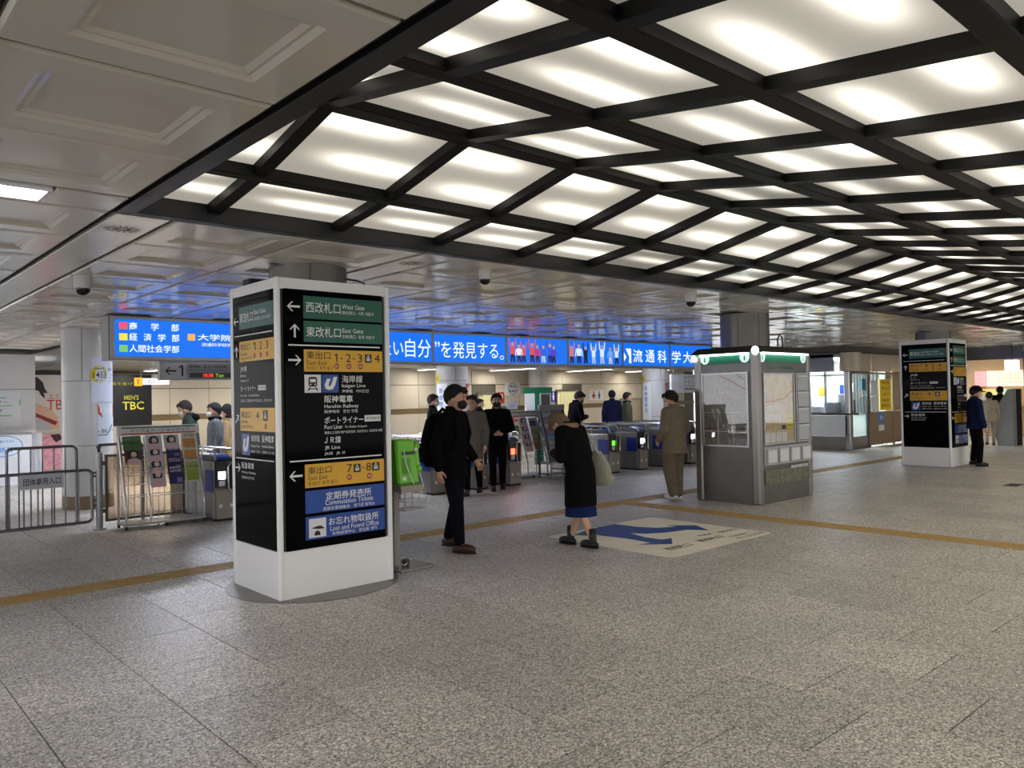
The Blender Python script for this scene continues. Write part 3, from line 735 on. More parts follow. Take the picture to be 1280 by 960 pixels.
# numbered hanging sign with clock
hs = thing('gate_number_sign', 'grey hanging sign with a black arrow, number one and red digital clock', 'sign', (0, 11.3, 0))
HS = Fr((0, 0, 0), (1, 0, 0))
GREYB = M('sign_grey', (150, 152, 156), .4)
HS.plate('body', GREYB, hs, 3.68, 5.3, 1.885, 2.135, -.12, 0, .008)
HS.plate('number_face', M('sign_lightgrey', (178, 180, 184), .4), hs, 3.70, 4.03, 1.90, 2.12, 0, .006)
HS.plate('timetable_face', M('sign_midgrey', (132, 136, 142), .4), hs, 4.06, 5.28, 1.90, 2.12, 0, .006)
arrow(HS, 3.82, 2.01, .15, 0, .008, TXTK, hs); text('1', HS, 3.93, 3.99, 1.94, 2.09, .008, TXTK, hs, .03)
text('新開地・谷上・三宮方面', HS, 4.08, 4.6, 2.055, 2.095, .008, TXTK, hs); text('for Shinkaichi Tanigami', HS, 4.08, 4.6, 2.01, 2.03, .008, TXTK, hs)
HS.plate('clock_face', M('clock_black', (12, 12, 14), .3), hs, 4.08, 4.75, 1.915, 1.985, .006, .009)
text('10:38', HS, 4.27, 4.41, 1.925, 1.975, .0105, glow('led_red', (255, 60, 30), 1.6), hs, .02); text('Tan', HS, 4.44, 4.56, 1.925, 1.975, .0105, glow('led_green', (160, 220, 60), .8), hs)
for x in (3.9, 5.1): MB().cyl((x, .06, 2.13), (x, .06, CEIL), .01, seg=8).build('hanger', STEEL, hs)
ls = thing('lit_exit_sign', 'small hanging lit sign with a yellow end panel', 'sign', (4.15, 14.0, 0), math.radians(-8))
L2 = Fr((0, 0, 0), (1, 0, 0))
L2.plate('lit_body', glow('sign_lit_white', (245, 246, 248), 1.0), ls, .12, .54, 1.88, 1.99, -.06, 0, .004); L2.plate('lit_end', glow('sign_lit_yellow', (250, 186, 40), 1.0), ls, 0, .12, 1.86, 2.0, -.06, 0, .004)
text('1', L2, .03, .06, 1.89, 1.97, .002, TXTK, ls); text('2 出口', L2, .15, .3, 1.9, 1.97, .002, M('print_grey', (120, 120, 120), .5), ls)
for x in (.1, .3): MB().cyl((x, .03, 1.99), (x, .03, CEIL), .006, seg=6).build('hanger', STEEL, ls)
nk = thing('transfer_sign', 'white hanging board with transfer instructions beside the kiosk', 'sign', (0, 12.5, 0))
N2 = Fr((0, 0, 0), (1, 0, 0)); N2.outline('board', M('board_white', (214, 214, 226), .4), nk, rrect(16.87, 18.3, 1.57, 2.06, .03), -.06, 0)
text('のりかえ', N2, 17.42, 18.0, 1.93, 2.02, .002, TXTK, nk); text('のりこし', N2, 17.42, 18.0, 1.81, 1.9, .002, TXTK, nk); text('Fare Adjustment', N2, 17.42, 18.0, 1.73, 1.78, .002, TXTK, nk); text('精算機', N2, 17.42, 18.0, 1.64, 1.7, .002, TXTK, nk)
for x in (17.0, 18.2): MB().cyl((x, .03, 2.05), (x, .03, CEIL), .01, seg=8).build('hanger', STEEL, nk)

# ================================================================== SIGN PILLARS
def lift_icon(fr, u0, u1, v0, v1, d, par, dark=True):
    a, b = (TXTK, TXTW) if dark else (TXTW, TXTK)
    fr.plate('lift_icon', a, par, u0, u1, v0, v1, d-.001, d)
    w, h_ = u1-u0, v1-v0
    for k in (.3, .5, .7):
        disc('lift_icon_figure', fr, u0+w*k, v0+h_*.62, w*.07, h_*.07, d, d+.0008, b, par, 10)
        fr.plate('lift_icon_figure', b, par, u0+w*(k-.07), u0+w*(k+.07), v0+h_*.18, v0+h_*.5, d, d+.0008)
    fr.outline('lift_icon_figure', b, par, [(u0+w*.3, v0+h_*.76), (u0+w*.7, v0+h_*.76), (u0+w*.5, v0+h_*.94)], d, d+.0008)
def train_icon(fr, u0, u1, v0, v1, d, par):
    p = fr.plate('train_icon', PAPER, par, u0, u1, v0, v1, d-.001, d)
    w, h_ = u1-u0, v1-v0; q = lambda x, y: (u0+w*x, v0+h_*y)
    fr.outline('train_body', TXTK, p, [q(.28, .34), q(.72, .34), q(.76, .45), q(.76, .8), q(.68, .88), q(.32, .88), q(.24, .8), q(.24, .45)], d, d+.001)
    fr.outline('train_window', PAPER, p, [q(.32, .58), q(.68, .58), q(.68, .76), q(.32, .76)], d+.001, d+.0015)
    for x in (.36, .64): disc('train_lamp', fr, *q(x, .46), w*.045, h_*.045, d+.001, d+.0015, PAPER, p, 10)
    fr.outline('train_rail', TXTK, p, [q(.3, .3), q(.38, .3), q(.26, .12), q(.16, .12)], d, d+.001); fr.outline('train_rail', TXTK, p, [q(.62, .3), q(.7, .3), q(.84, .12), q(.74, .12)], d, d+.001)
    fr.outline('train_rail', TXTK, p, [q(.3, .19), q(.7, .19), q(.72, .24), q(.28, .24)], d, d+.001)
def u_logo(fr, u0, u1, v0, v1, d, par):
    p = fr.plate('line_emblem', BLUE, par, u0, u1, v0, v1, d-.001, d)
    w, h_ = u1-u0, v1-v0; q = lambda x, y: (u0+w*x, v0+h_*y)
    pts = [q(.30, .78), q(.14, .42), q(.2, .22), q(.42, .14), q(.66, .2), q(.8, .45), q(.92, .88), q(.7, .88), q(.56, .48), q(.48, .36), q(.38, .38), q(.4, .5), q(.52, .78)]
    fr.outline('emblem_letter', TXTW, p, pts, d, d+.001)
def badge(fr, uc, vc, r, s, d, par):
    b = disc('exit_badge', fr, uc, vc, r, r, d-.001, d, M('badge_red', (176, 52, 44), .5), par, 20)
    text(s, fr, uc-r*.55, uc+r*.55, vc-r*.4, vc+r*.4, d+.001, TXTW, b, .01)
def face_front(fr, P):
    """fr: u measured from the pillar's left corner, v from the floor"""
    D = .012
    T = lambda s, u0, u1, v0, v1, m, par, b=.012: text(s, fr, u0-2.76, u1-2.76, v0, v1, D+.005, m, par, b)
    R = lambda n, m, u0, u1, v0, v1: fr.plate(n, m, P, u0-2.76, u1-2.76, v0, v1, D, D+.004)
    pn = fr.plate('glass_panel', BLACKG, P, .075, .978, .378, 2.452, -.02, D)
    g = R('direction_plate', GREEN, 3.0, 3.738, 2.222, 2.404)
    T('西改札口', 3.021, 3.333, 2.272, 2.358, TXTW, g, .008); T('West Gate', 3.348, 3.563, 2.317, 2.357, TXTW, g, .0); T('西检票口  서측 개찰구', 3.347, 3.656, 2.272, 2.302, TXTW, g, .0)
    g = R('direction_plate', GREEN, 3.0, 3.738, 2.034, 2.203)
    T('東改札口', 3.021, 3.333, 2.075, 2.158, TXTW, g, .008); T('East Gate', 3.348, 3.549, 2.12, 2.157, TXTW, g, .0); T('东检票口  동측 개찰구', 3.347, 3.658, 2.073, 2.103, TXTW, g, .0)
    arrow(fr, 2.915-2.76, 2.313, .11, 0, D+.002, TXTW, pn); arrow(fr, 2.923-2.76, 2.12, .108, -math.pi/2, D+.002, TXTW, pn)
    fr.plate('dividing_line', TXTW, pn, 2.866-2.76, 3.712-2.76, 2.0, 2.011, D, D+.002)
    g = R('direction_plate', YEL, 2.998, 3.733, 1.795, 1.973)
    T('東出口', 3.018, 3.234, 1.895, 1.96, TXTK, g, .004); T('East Exit', 3.022, 3.201, 1.85, 1.885, TXTK, g, -.005); T('东出口  동쪽 출구', 3.021, 3.257, 1.81, 1.84, TXTK, g, -.003)
    for s, a, b in (('1', 3.272, 3.298), ('2', 3.38, 3.425), ('3', 3.489, 3.534), ('4', 3.654, 3.706)): T(s, a, b, 1.876, 1.944, TXTK, g, -.005)
    for a in (3.338, 3.452): disc('dot', fr, a-2.76, 1.905, .007, .007, D+.004, D+.006, TXTK, g, 10)
    lift_icon(fr, 3.56-2.76, 3.624-2.76, 1.874, 1.944, D+.006, g)
    for s, a in (('E1', 3.292), ('E2', 3.405), ('E3', 3.516)): badge(fr, a-2.76, 1.84, .024, s, D+.006, g)
    arrow(fr, 2.92-2.76, 1.886, .11, math.pi, D+.002, TXTW, pn)
    train_icon(fr, 3.0-2.76, 3.146-2.76, 1.624, 1.77, D+.003, pn); u_logo(fr, 3.156-2.76, 3.306-2.76, 1.624, 1.77, D+.003, pn)
    for s, a, b, c, d, bo in (('海岸線', 3.337, 3.532, 1.702, 1.766, .0), ('kaigan Line', 3.336, 3.559, 1.657, 1.694, .01), ('海岸线   가이간선', 3.335, 3.59, 1.62, 1.648, .005), ('阪神電車', 3.174, 3.437, 1.54, 1.6, .02), ('Hanshin Railway', 3.172, 3.491, 1.488, 1.526, .01), ('阪神电车   한신 전철', 3.172, 3.481, 1.455, 1.482, .005), ('ポートライナー', 3.171, 3.535, 1.368, 1.426, .015), ('Port Liner', 3.17, 3.337, 1.325, 1.358, .005), ('To Kobe Airport', 3.355, 3.571, 1.323, 1.348, .0), ('港湾人工岛线 神户机场方向  포트라이너 고베공항 방면', 3.169, 3.719, 1.284, 1.308, .0), ('ＪＲ線', 3.168, 3.317, 1.208, 1.266, .02), ('JR Line', 3.17, 3.309, 1.152, 1.188, .005), ('JR线   JR 선', 3.166, 3.355, 1.11, 1.14, .005)):
        T(s, a, b, c, d, TXTW, pn, bo)
    bx = fr.plate('airport_tag', TXTW, pn, 3.55-2.76, 3.706-2.76, 1.375, 1.428, D, D+.003); T('神戸空港方面', 3.56, 3.696, 1.388, 1.416, TXTK, bx, .005)
    fr.plate('dividing_line', TXTW, pn, 2.864-2.76, 3.71-2.76, 1.077, 1.087, D, D+.002)
    arrow(fr, 2.915-2.76, .965, .112, 0, D+.002, TXTW, pn)
    g = R('direction_plate', YEL, 2.992, 3.732, .862, 1.05)
    T('東出口', 3.016, 3.228, .968, 1.028, TXTK, g, .004); T('East Exit', 3.02, 3.19, .922, .958, TXTK, g, -.005); T('东出口  동쪽 출구', 3.016, 3.282, .88, .91, TXTK, g, -.003)
    T('7', 3.37, 3.42, .958, 1.026, TXTK, g, -.005); T('8', 3.554, 3.604, .958, 1.026, TXTK, g, -.005)
    disc('dot', fr, 3.527-2.76, .99, .007, .007, D+.004, D+.006, TXTK, g, 10)
    lift_icon(fr, 3.434-2.76, 3.5-2.76, .955, 1.022, D+.006, g); lift_icon(fr, 3.613-2.76, 3.684-2.76, .955, 1.024, D+.006, g)
    badge(fr, 3.392-2.76, .918, .024, 'E7', D+.006, g); badge(fr, 3.585-2.76, .915, .024, 'E8', D+.006, g)
    g = R('direction_plate', BLUE, 2.992, 3.73, .656, .838)
    T('定期券発売所', 3.172, 3.6, .748, .814, TXTW, g, .012); T('Commutation Tickets', 3.166, 3.617, .708, .748, TXTW, g, .0); T('定期车票销售处   정기권 발매소', 3.145, 3.634, .665, .695, TXTW, g, .005)
    g = R('direction_plate', BLUE, 2.992, 3.73, .446, .63)
    T('お忘れ物取扱所', 3.196, 3.668, .54, .604, TXTW, g, .012); T('Lost and Found Office', 3.209, 3.667, .494, .534, TXTW, g, .0); T('失物招领中心   분실물 센터', 3.225, 3.648, .456, .486, TXTW, g, .005)
    ic = fr.plate('lost_icon', PAPER, g, 3.018-2.76, 3.17-2.76, .46, .612, D+.004, D+.006)
    q = lambda x, y: (3.018-2.76+.152*x, .46+.152*y); d = D+.006
    T('?', 3.08, 3.108, .56, .602, TXTK, ic, .03)
    fr.outline('umbrella_mark', TXTK, ic, [q(.12, .5), q(.5, .6), q(.78, .58), q(.78, .5), q(.88, .5), q(.88, .42), q(.5, .44)], d, d+.001)
    fr.outline('bag_mark', TXTK, ic, [q(.3, .1), q(.66, .1), q(.62, .3), q(.56, .3), q(.52, .36), q(.44, .36), q(.4, .3), q(.34, .3)], d, d+.001)
def face_side(fr, P, w):
    """narrower face: relative layout, w is the pillar's width on this side"""
    D = .012; u0, u1 = .05, w-.05; v0, v1 = .385, 2.45; W = u1-u0; Hh = v1-v0
    U = lambda a: u0+a*W
    V = lambda b: v1-b*Hh
    pn = fr.plate('glass_panel', BLACKG, P, u0, u1, v0, v1, -.02, D)
    def pl(m, a, b): return fr.plate('direction_plate', m, P, U(.17), U(1), V(b), V(a), D, D+.004)
    def tx(s, a0, a1, b0, b1, m, par, bo=.01): text(s, fr, U(a0), U(a1), V(b1), V(b0), D+.005, m, par, bo)
    g = pl(M('sign_teal', (16, 92, 86), .3), .045, .135); tx('東改札口', .19, .52, .07, .11, TXTW, g); tx('East Gate', .55, .84, .066, .085, TXTW, g, 0); tx('东检票口 동측 개찰구', .55, .95, .095, .11, TXTW, g, 0)
    fr.plate('dividing_line', TXTW, pn, U(.04), U(.96), V(.163), V(.159), D, D+.002)
    g = pl(YEL, .185, .268); tx('東出口', .2, .44, .195, .222, TXTK, g, 0); tx('East Exit', .2, .38, .23, .243, TXTK, g, 0); tx('东出口 동쪽 출구', .2, .5, .248, .26, TXTK, g, 0)
    for s, a in (('1', .52), ('2', .67), ('3', .82)): tx(s, a, a+.06, .195, .225, TXTK, g, 0); badge(fr, U(a+.03), V(.247), .02, 'E'+s, D+.006, g)
    tx('JR線', .19, .36, .285, .312, TXTW, pn); tx('JR Line', .19, .34, .32, .332, TXTW, pn, 0); tx('JR线 JR 선', .19, .4, .34, .352, TXTW, pn, 0)
    tx('ポートライナー', .19, .58, .365, .388, TXTW, pn); b = fr.plate('airport_tag', TXTW, pn, U(.62), U(.8), V(.386), V(.366), D, D+.003); tx('神戸空港方面', .63, .79, .371, .381, TXTK, b, 0)
    tx('Port Liner  To Kobe Airport', .19, .66, .4, .412, TXTW, pn, 0); tx('港湾人工岛线 神户机场方向  포트라이너', .19, .95, .42, .432, TXTW, pn, 0)
    g = pl(YEL, .455, .548); tx('東出口', .2, .44, .468, .496, TXTK, g, 0); tx('East Exit', .2, .36, .503, .516, TXTK, g, 0); tx('东出口 동쪽 출구', .2, .5, .524, .537, TXTK, g, 0)
    tx('4', .57, .64, .47, .5, TXTK, g, 0); lift_icon(fr, U(.74), U(.84), V(.505), V(.465), D+.006, g); badge(fr, U(.79), V(.527), .02, 'E4', D+.006, g)
    u_logo(fr, U(.2), U(.4), V(.645), V(.56), D+.003, pn)
    tx('海岸線', .43, .65, .562, .59, TXTW, pn, 0); tx('阪神電車', .7, .98, .562, .59, TXTW, pn); tx('kaigan Line', .43, .65, .6, .613, TXTW, pn, 0); tx('Hanshin Railway', .7, .98, .6, .613, TXTW, pn, 0); tx('海岸线 가이간선', .43, .66, .622, .634, TXTW, pn, 0); tx('阪神电车 한신 전철', .7, .98, .622, .634, TXTW, pn, 0)
    fr.plate('dividing_line', TXTW, pn, U(.04), U(.96), V(.662), V(.658), D, D+.002)
    tx('阪急電車', .19, .5, .675, .7, TXTW, pn); tx('Hankyu Railway', .19, .54, .71, .722, TXTW, pn, 0); tx('阪急电车 한큐 전철', .19, .5, .73, .742, TXTW, pn, 0)
    for b, ang in ((.1, 0), (.225, -math.pi/2), (.50, math.pi*1.25), (.70, math.pi)): arrow(fr, U(.085), V(b), .095, ang, D+.002, TXTW, pn)
def sign_pillar(label, x, y, w, l):
    t = thing('sign_pillar', label, 'sign pillar', (x, y, 0), 0, 'station sign pillars')
    Hh = 2.54; p = .045
    for (a, b) in ((0, 0), (w-p, 0), (0, l-p), (w-p, l-p)):
        MB().box(a, a+p, b, b+p, 0, Hh).build('corner_post', WHITE, t, bevel=.012)
    mb = MB().box(p, w-p, p*.4, l-p*.4, Hh-.09, Hh-.002); mb.box(p*.4, w-p*.4, p, l-p, Hh-.0901, Hh-.0021); mb.build('top_band', WHITE, t)
    MB().box(.012, w-.012, .012, l-.012, .0, .378).build('base_panel', WHITE, t, bevel=.002)
    MB().box(.03, w-.03, .03, l-.03, .37, Hh-.08).build('core', M('pillar_core', (60, 60, 62), .6), t)
    for fr, ww, fn in ((Fr((0, .02, 0), (1, 0, 0)), w, 'f'), (Fr((.02, l, 0), (0, -1, 0)), l, 's'), (Fr((w, l-.02, 0), (-1, 0, 0)), w, 'f2'), (Fr((w-.02, 0, 0), (0, 1, 0)), l, 's2')):
        if fn == 'f': face_front(fr, t)
        elif fn == 's': face_side(fr, t, l)
        else: fr.plate('glass_panel', BLACKG, t, .06, ww-.06, .385, 2.45, -.02, .012)
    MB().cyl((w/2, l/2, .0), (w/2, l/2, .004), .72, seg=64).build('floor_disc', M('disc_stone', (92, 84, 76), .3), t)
    return t
P1 = sign_pillar('tall black and white direction sign pillar near the green payphone', 2.76, 5.80, 1.055, .885)
# cable coil and box on top of the near pillar
t = thing('cable_box', 'small black cable box on top of the near sign pillar', 'cable box', (2.9, 6.4, 2.54)); MB().box(-.12, .1, -.08, .06, 0, .05).build('box', BLACK, t, bevel=.008); MB().tube(fillet([(.1, 0, .03), (.3, -.1, .03), (.34, .02, .05), (.2, .1, .05)], .06), .008, 6).build('cable', BLACK, t, smooth=True)
t = thing('cable_coil', 'loose black cable sticking up from the near sign pillar top', 'cable', (3.4, 5.95, 2.54)); MB().tube([(-.1, 0, 0), (-.1, 0, .1)], .005, 6).build('upright', BLACK, t); MB().tube([(-.08, .05, .05), (.05, .05, .065), (.2, .03, .055), (.26, .0, .03), (.25, .02, .0)], .008, 6).build('loop', BLACK, t, smooth=True)
sign_pillar('tall direction sign pillar beside the capped guard at the far end', 16.76, 5.76, .98, .95)

# ================================================================== GREEN PAYPHONE ON ITS STAND
ps = thing('payphone_stand', 'grey metal payphone stand with shelf and wire basket', 'stand', (4.0, 6.1, 0))
MB().box(-.02, .36, -.16, .18, .0, .03).build('base_plate', M('plate_bright', (186, 188, 190), .15, .9), ps, bevel=.006)
MB().box(.0, .065, -.03, .04, .03, .72).build('pole', M('stand_grey', (140, 138, 134), .4), ps, bevel=.006)
MB().hexa([(-.03,-.2,.715),(.2,-.2,.715),(.38,.12,.75),(-.03,.2,.75),(-.03,-.2,.78),(.2,-.2,.78),(.38,.12,.78),(-.03,.2,.78)]).build('shelf', M('shelf_taupe', (150, 142, 132), .45), ps, bevel=.004)
mb = MB()
for z in (.54, .62, .69): mb.tube([(.07,-.1,z),(.31,-.1,z),(.31,.12,z),(.07,.12,z)], .004, 6, True)
for x in (.07,.15,.23,.31):
    for y in (-.1,.12): mb.cyl((x,y,.54),(x,y,.72), .0035, seg=6)
for y in (-.05,.01,.07): mb.cyl((.07,y,.54),(.31,y,.54), .0035, seg=6)
mb.build('wire_basket', CHROME, ps)
ph = thing('payphone', 'bright green public telephone with white coiled cord', 'telephone', (4.0, 6.1, .78))
PG = M('phone_green', (112, 196, 40), .35, coat=.3)
MB().hexa([(0,-.12,.0),(.235,-.12,.0),(.235,.1,.0),(0,.1,.0),(0,-.07,.41),(.21,-.07,.41),(.21,.1,.41),(0,.1,.41)]).build('body', PG, ph, bevel=.018)
MB().capsule((.245,-.06,.1),(.235,-.04,.35), .03, .03).build('handset', PG, ph, smooth=True)
for a in ((.245,-.085,.13),(.235,-.065,.34)): MB().sphere(a, (.034,.03,.036), 14, 8).build('handset_cup', PG, ph, smooth=True)
PF = Fr((0, -.12, 0), (1, 0, 0), None, Vector((0, .05, .41)).normalized())
PF.plate('card_slot', M('phone_dark', (40, 52, 36), .4), ph, .06, .2, .27, .3, -.01, .006); PF.plate('keypad', M('phone_keys', (86, 160, 40), .45), ph, .05, .14, .1, .24, -.01, .004); PF.plate('number_tag', PAPER, ph, .04, .085, .04, .075, -.01, .005)
MB().box(.19,.225,-.1,-.07,.3,.33).build('white_clip', PAPER, ph, bevel=.004)
MB().tube([(.06,-.115,.32),(.07,-.13,.2),(.12,-.14,.06),(.17,-.15,-.05),(.22,-.15,-.075),(.26,-.13,-.02),(.25,-.09,.1)], .005, 8).build('cord', PAPER, ph, smooth=True)
bn = thing('metal_clips', 'small heap of chrome clips on the payphone stand base', 'clip', (4.05, 6.06, .03))
MB().tube(fillet([(-.03,-.02,.0),(-.03,.04,.04),(.03,.04,.05),(.03,-.02,.01),(.08,.0,.03)], .015), .007, 6).build('bent_clip', CHROME, bn, smooth=True); MB().box(.05,.11,.0,.05,0,.06).build('block', M('clip_dark', (60, 50, 48), .4), bn, bevel=.008)

# ================================================================== BARRIERS BY THE GROUP ENTRANCE
TB = M('barrier_steel', (124, 124, 130), .22, .9)
def barrier(label, x0, x1, y, z0, z1, n, first=None):
    t = thing('barrier_gate', label, 'barrier', ((x0+x1)/2, y, 0))
    w = (x1-x0)/2
    MB().tube(fillet([(-w, 0, z1-.3), (-w, 0, z1), (w, 0, z1), (w, 0, z0), (-w, 0, z0), (-w, 0, z1-.3)], .07), .019, 10).build('frame_tube', TB, t, smooth=True)
    for k in range(n):
        x = -w+2*w*(k+1)/(n+1); MB().cyl((x, 0, z0), (x, 0, z1), .0095, seg=8).build('upright_bar', TB, t, smooth=True)
    return t
g1 = barrier('chrome swing barrier with the white group entrance plate', .35, 2.69, 10.82, .11, .755, 15)
G1 = Fr((-1.52, -.025, 0), (1, 0, 0))
pl_ = G1.plate('sign_plate', M('plate_grey', (196, 196, 204), .35), g1, 1.91, 2.375, .57, .745, -.004, .004, .002)
text('団体専用入口', G1, 1.95, 2.34, .615, .70, .006, TXTK, pl_, .02)
barrier('taller chrome barrier standing behind the swing barrier', 1.90, 2.68, 11.5, .0, 1.03, 5)
pt = thing('barrier_post', 'round steel post holding the swing barrier hinges', 'post', (2.775, 10.82, 0))
MB().cyl((0,0,0),(0,0,.965), .04, seg=20).build('shaft', STEEL, pt, smooth=True); MB().cyl((0,0,0),(0,0,.015), .075, seg=24).build('foot_plate', STEEL, pt, smooth=True)
MB().cyl((0,0,.965),(0,0,1.05), .018, seg=12).build('top_pin', M('pin_dark', (50, 50, 52), .4, .6), pt, smooth=True); MB().sphere((0,0,1.03), .03, 12, 8).build('pin_ball', DSTEEL, pt, smooth=True)
for z in (.30,.36,.66,.7): MB().box(-.09,-.03,-.015,.015,z,z+.025).build('hinge', DSTEEL, pt, bevel=.004)
hr = MB().tube(fillet([(2.775,10.82,1.055),(3.3,10.85,1.06),(3.3,10.85,.0)], .06), .018, 10).build('handrail', TB, None, smooth=True); tag(hr, 'chrome handrail running from the post behind the leaflet rack', 'handrail')
gp = thing('glass_barrier', 'brown framed glass barrier panel between the post and rack', 'barrier', (2.85, 10.85, 0))
BF = M('bronze_frame', (94, 84, 72), .4, .4)
MB().box(0,.03,-.015,.015,.09,.93).box(.95,.98,-.015,.015,.09,.93).box(.03,.95,-.015,.015,.09,.12).box(.03,.95,-.015,.015,.90,.93).build('frame', BF, gp)
MB().box(.03,.95,-.004,.004,.12,.90).build('glass_pane', glass('bronze_glass', (.74,.66,.56), .08), gp)
for z in (.2,.8): MB().box(-.05,0,-.01,.01,z,z+.05).build('clamp', DSTEEL, gp)

# ================================================================== LEAFLET RACKS AND LEAFLETS
RACKM = M('rack_grey', (158, 158, 160), .35, .4)
def rack(label, x, y, w, header=True, rz=0):
    """slanted display: the front rails come forward as they go down (forward is -Y)"""
    t = thing('leaflet_rack', label, 'leaflet rack', (x, y, 0), rz)
    for sx in (0, w):
        MB().tube(fillet([(sx, .1, 1.16), (sx+.0, -.17, .3), (sx+.0, -.17, .05)], .05), .016, 8).build('front_rail', M('rail_bright', (196,196,198), .2, .8), t, smooth=True)
        MB().cyl((sx, .14, .05), (sx, .14, 1.2), .014, seg=8).build('rear_post', RACKM, t, smooth=True)
    MB().tube(fillet([(w*.3, .08, 1.14), (w*.3, -.17, .3), (w*.3, -.17, .05)], .05), .012, 8).build('front_rail', M('rail_bright', (196,196,198), .2, .8), t, smooth=True)
    MB().box(-.02, w+.02, -.19, .16, .05, .075).build('base_tray', RACKM, t, bevel=.004)
    mb = MB()
    for k in range(13):
        xx = w*(k+.5)/13; mb.cyl((xx, .12, .08), (xx, .12, 1.14), .004, seg=6)
    for z in (.16, .4, .65, .9): mb.cyl((0, .12, z), (w, .12, z), .004, seg=6)
    mb.build('wire_back', RACKM, t)
    for k in range(5):
        z = .40+k*.15; yy = .1-.27*(1.16-z)/.86
        MB().box(.01, w-.01, yy+.012, yy+.055, z-.008, z).build('shelf_lip', RACKM, t)
    for sx in (.0, w*.5, w):
        for yy in (-.17, .14):
            MB().cyl((sx-.012, yy, .026), (sx+.012, yy, .026), .025, seg=14).build('caster', BLACK, t, smooth=True)
    if header:
        MB().box(-.03, w+.03, .06, .1, 1.16, 1.28).build('header_board', M('header_white', (214, 216, 216), .4), t, bevel=.004)
        g = Fr((0, .06, 0), (1, 0, 0))
        g.plate('green_stripe', M('stripe_green', (40, 92, 78), .5), t, .02, w-.02, 1.25, 1.265, 0, .002); g.plate('red_stripe', RED, t, .02, w-.02, 1.172, 1.187, 0, .002)
        text('インフォメーションラック', g, .12, w-.1, 1.20, 1.24, .003, TXTK, t, .02)
    return t
def leaflet(label, rk, u, z, w, h, c, art=None, group=None, nm=None):
    """card leaning on the slanted shelf; u, z are its lower left corner on the slope"""
    slope = Vector((0, .27, .86)).normalized()
    n = Vector((0, -.86, .27)).normalized()
    yy = .1-.27*(1.16-z)/.86
    t = thing('leaflet', label, 'leaflet', (0, 0, 0), 0, group)
    t.matrix_world = rk_mat[rk.name] @ Matrix.Translation((u, yy-.02, z))
    f = Fr((0, 0, 0), (1, 0, 0), n, slope)
    m = M(nm or 'leaflet_%d_%d_%d' % c, c, .5)
    f.plate('sheet', m, t, 0, w, 0, h, 0, .006)
    if art: art(f, t, w, h)
    return t
rk_mat = {}
def art_face(f, t, w, h):
    f.outline('printed_hair', M('art_hair', (46, 34, 34), .5), t, [(w*.2, h*.42), (w*.16, h*.7), (w*.3, h*.9), (w*.58, h*.94), (w*.78, h*.82), (w*.8, h*.5), (w*.7, h*.42)], .006, .0075)
    f.outline('printed_face', M('art_skin', (226, 196, 180), .5), t, [(w*.38, h*.5), (w*.36, h*.7), (w*.46, h*.82), (w*.66, h*.78), (w*.7, h*.58), (w*.58, h*.46)], .0075, .009)
    f.outline('printed_shoulder', M('art_pink', (214, 178, 186), .5), t, [(w*.06, 0), (w*.14, h*.28), (w*.4, h*.4), (w*.66, h*.4), (w*.92, h*.22), (w*.94, 0)], .006, .0085)
def art_blue(f, t, w, h):
    for k in (0, 1): text('勤務2026' if k == 0 else '未来予想図', f, w*.12, w*.9, h*(.72-.16*k), h*(.83-.16*k), .007, TXTW, t, .01)
    f.plate('printed_photo', M('art_lilac', (120, 112, 170), .5), t, w*.55, w*.92, h*.08, h*.3, .006, .007)
def art_work(f, t, w, h, c=(140, 170, 60)):
    text('WORK', f, w*.2, w*.96, h*.8, h*.93, .007, TXTK, t, .03)
    f.plate('printed_photo', M('art_work_%d' % c[0], c, .5), t, w*.08, w*.92, h*.08, h*.66, .006, .007)
def art_lines(f, t, w, h):
    f.plate('printed_band', M('art_band', (96, 116, 120), .5), t, w*.06, w*.94, h*.7, h*.88, .006, .007)
    text('ご案内', f, w*.15, w*.85, h*.45, h*.6, .007, TXTK, t)
R1 = rack('leaflet rack with striped header beside the group entrance barrier', 2.98, 10.62, .96)
rk_mat[R1.name] = Matrix.Translation((2.98, 10.62, 0))
ordn = ['topmost', 'second', 'third', 'lowest']
for k in range(4): leaflet('%s face leaflet in the column of four on the striped rack' % ordn[k], R1, .31, .97-.15*k if k < 3 else .50, .19, .19 if k < 3 else .27, (184, 190, 204), art_face, 'leaflets on the striped rack')
leaflet('single face leaflet above the navy leaflets on the striped rack', R1, .53, .97, .19, .19, (184, 190, 204), art_face, 'leaflets on the striped rack')
for k in range(3): leaflet('%s navy recruitment leaflet on the striped rack' % (['upper', 'middle', 'lower'][k]), R1, .54, .86-.15*k if k < 2 else .52, .18, .17 if k < 2 else .28, (44, 44, 92), art_blue, 'leaflets on the striped rack')
for k in range(4): leaflet('%s work magazine leaflet on the striped rack' % ordn[k], R1, .75, .97-.15*k if k < 3 else .53, .19, .19 if k < 3 else .24, (206, 200, 184), lambda f, t, w, h, k=k: art_work(f, t, w, h, ((196, 140, 76), (196, 150, 84), (160, 178, 96), (142, 168, 62))[k]), 'leaflets on the striped rack')
leaflet('green leaflet at the narrow end of the striped rack', R1, .03, .97, .22, .19, (74, 110, 64), art_lines, 'leaflets on the striped rack')
leaflet('dark red leaflet below the green one on the striped rack', R1, .04, .80, .2, .2, (84, 50, 48), art_face, 'leaflets on the striped rack')
R2 = rack('smaller striped leaflet rack between the guard and brochure stand', 10.03, 11.13, .74); rk_mat[R2.name] = Matrix.Translation((10.03, 11.13, 0))
for k in range(4): leaflet('%s face leaflet on the smaller striped rack' % ordn[k], R2, .22, .97-.15*k if k < 3 else .50, .2, .19 if k < 3 else .27, (190, 192, 200), art_face, 'leaflets on the smaller striped rack')
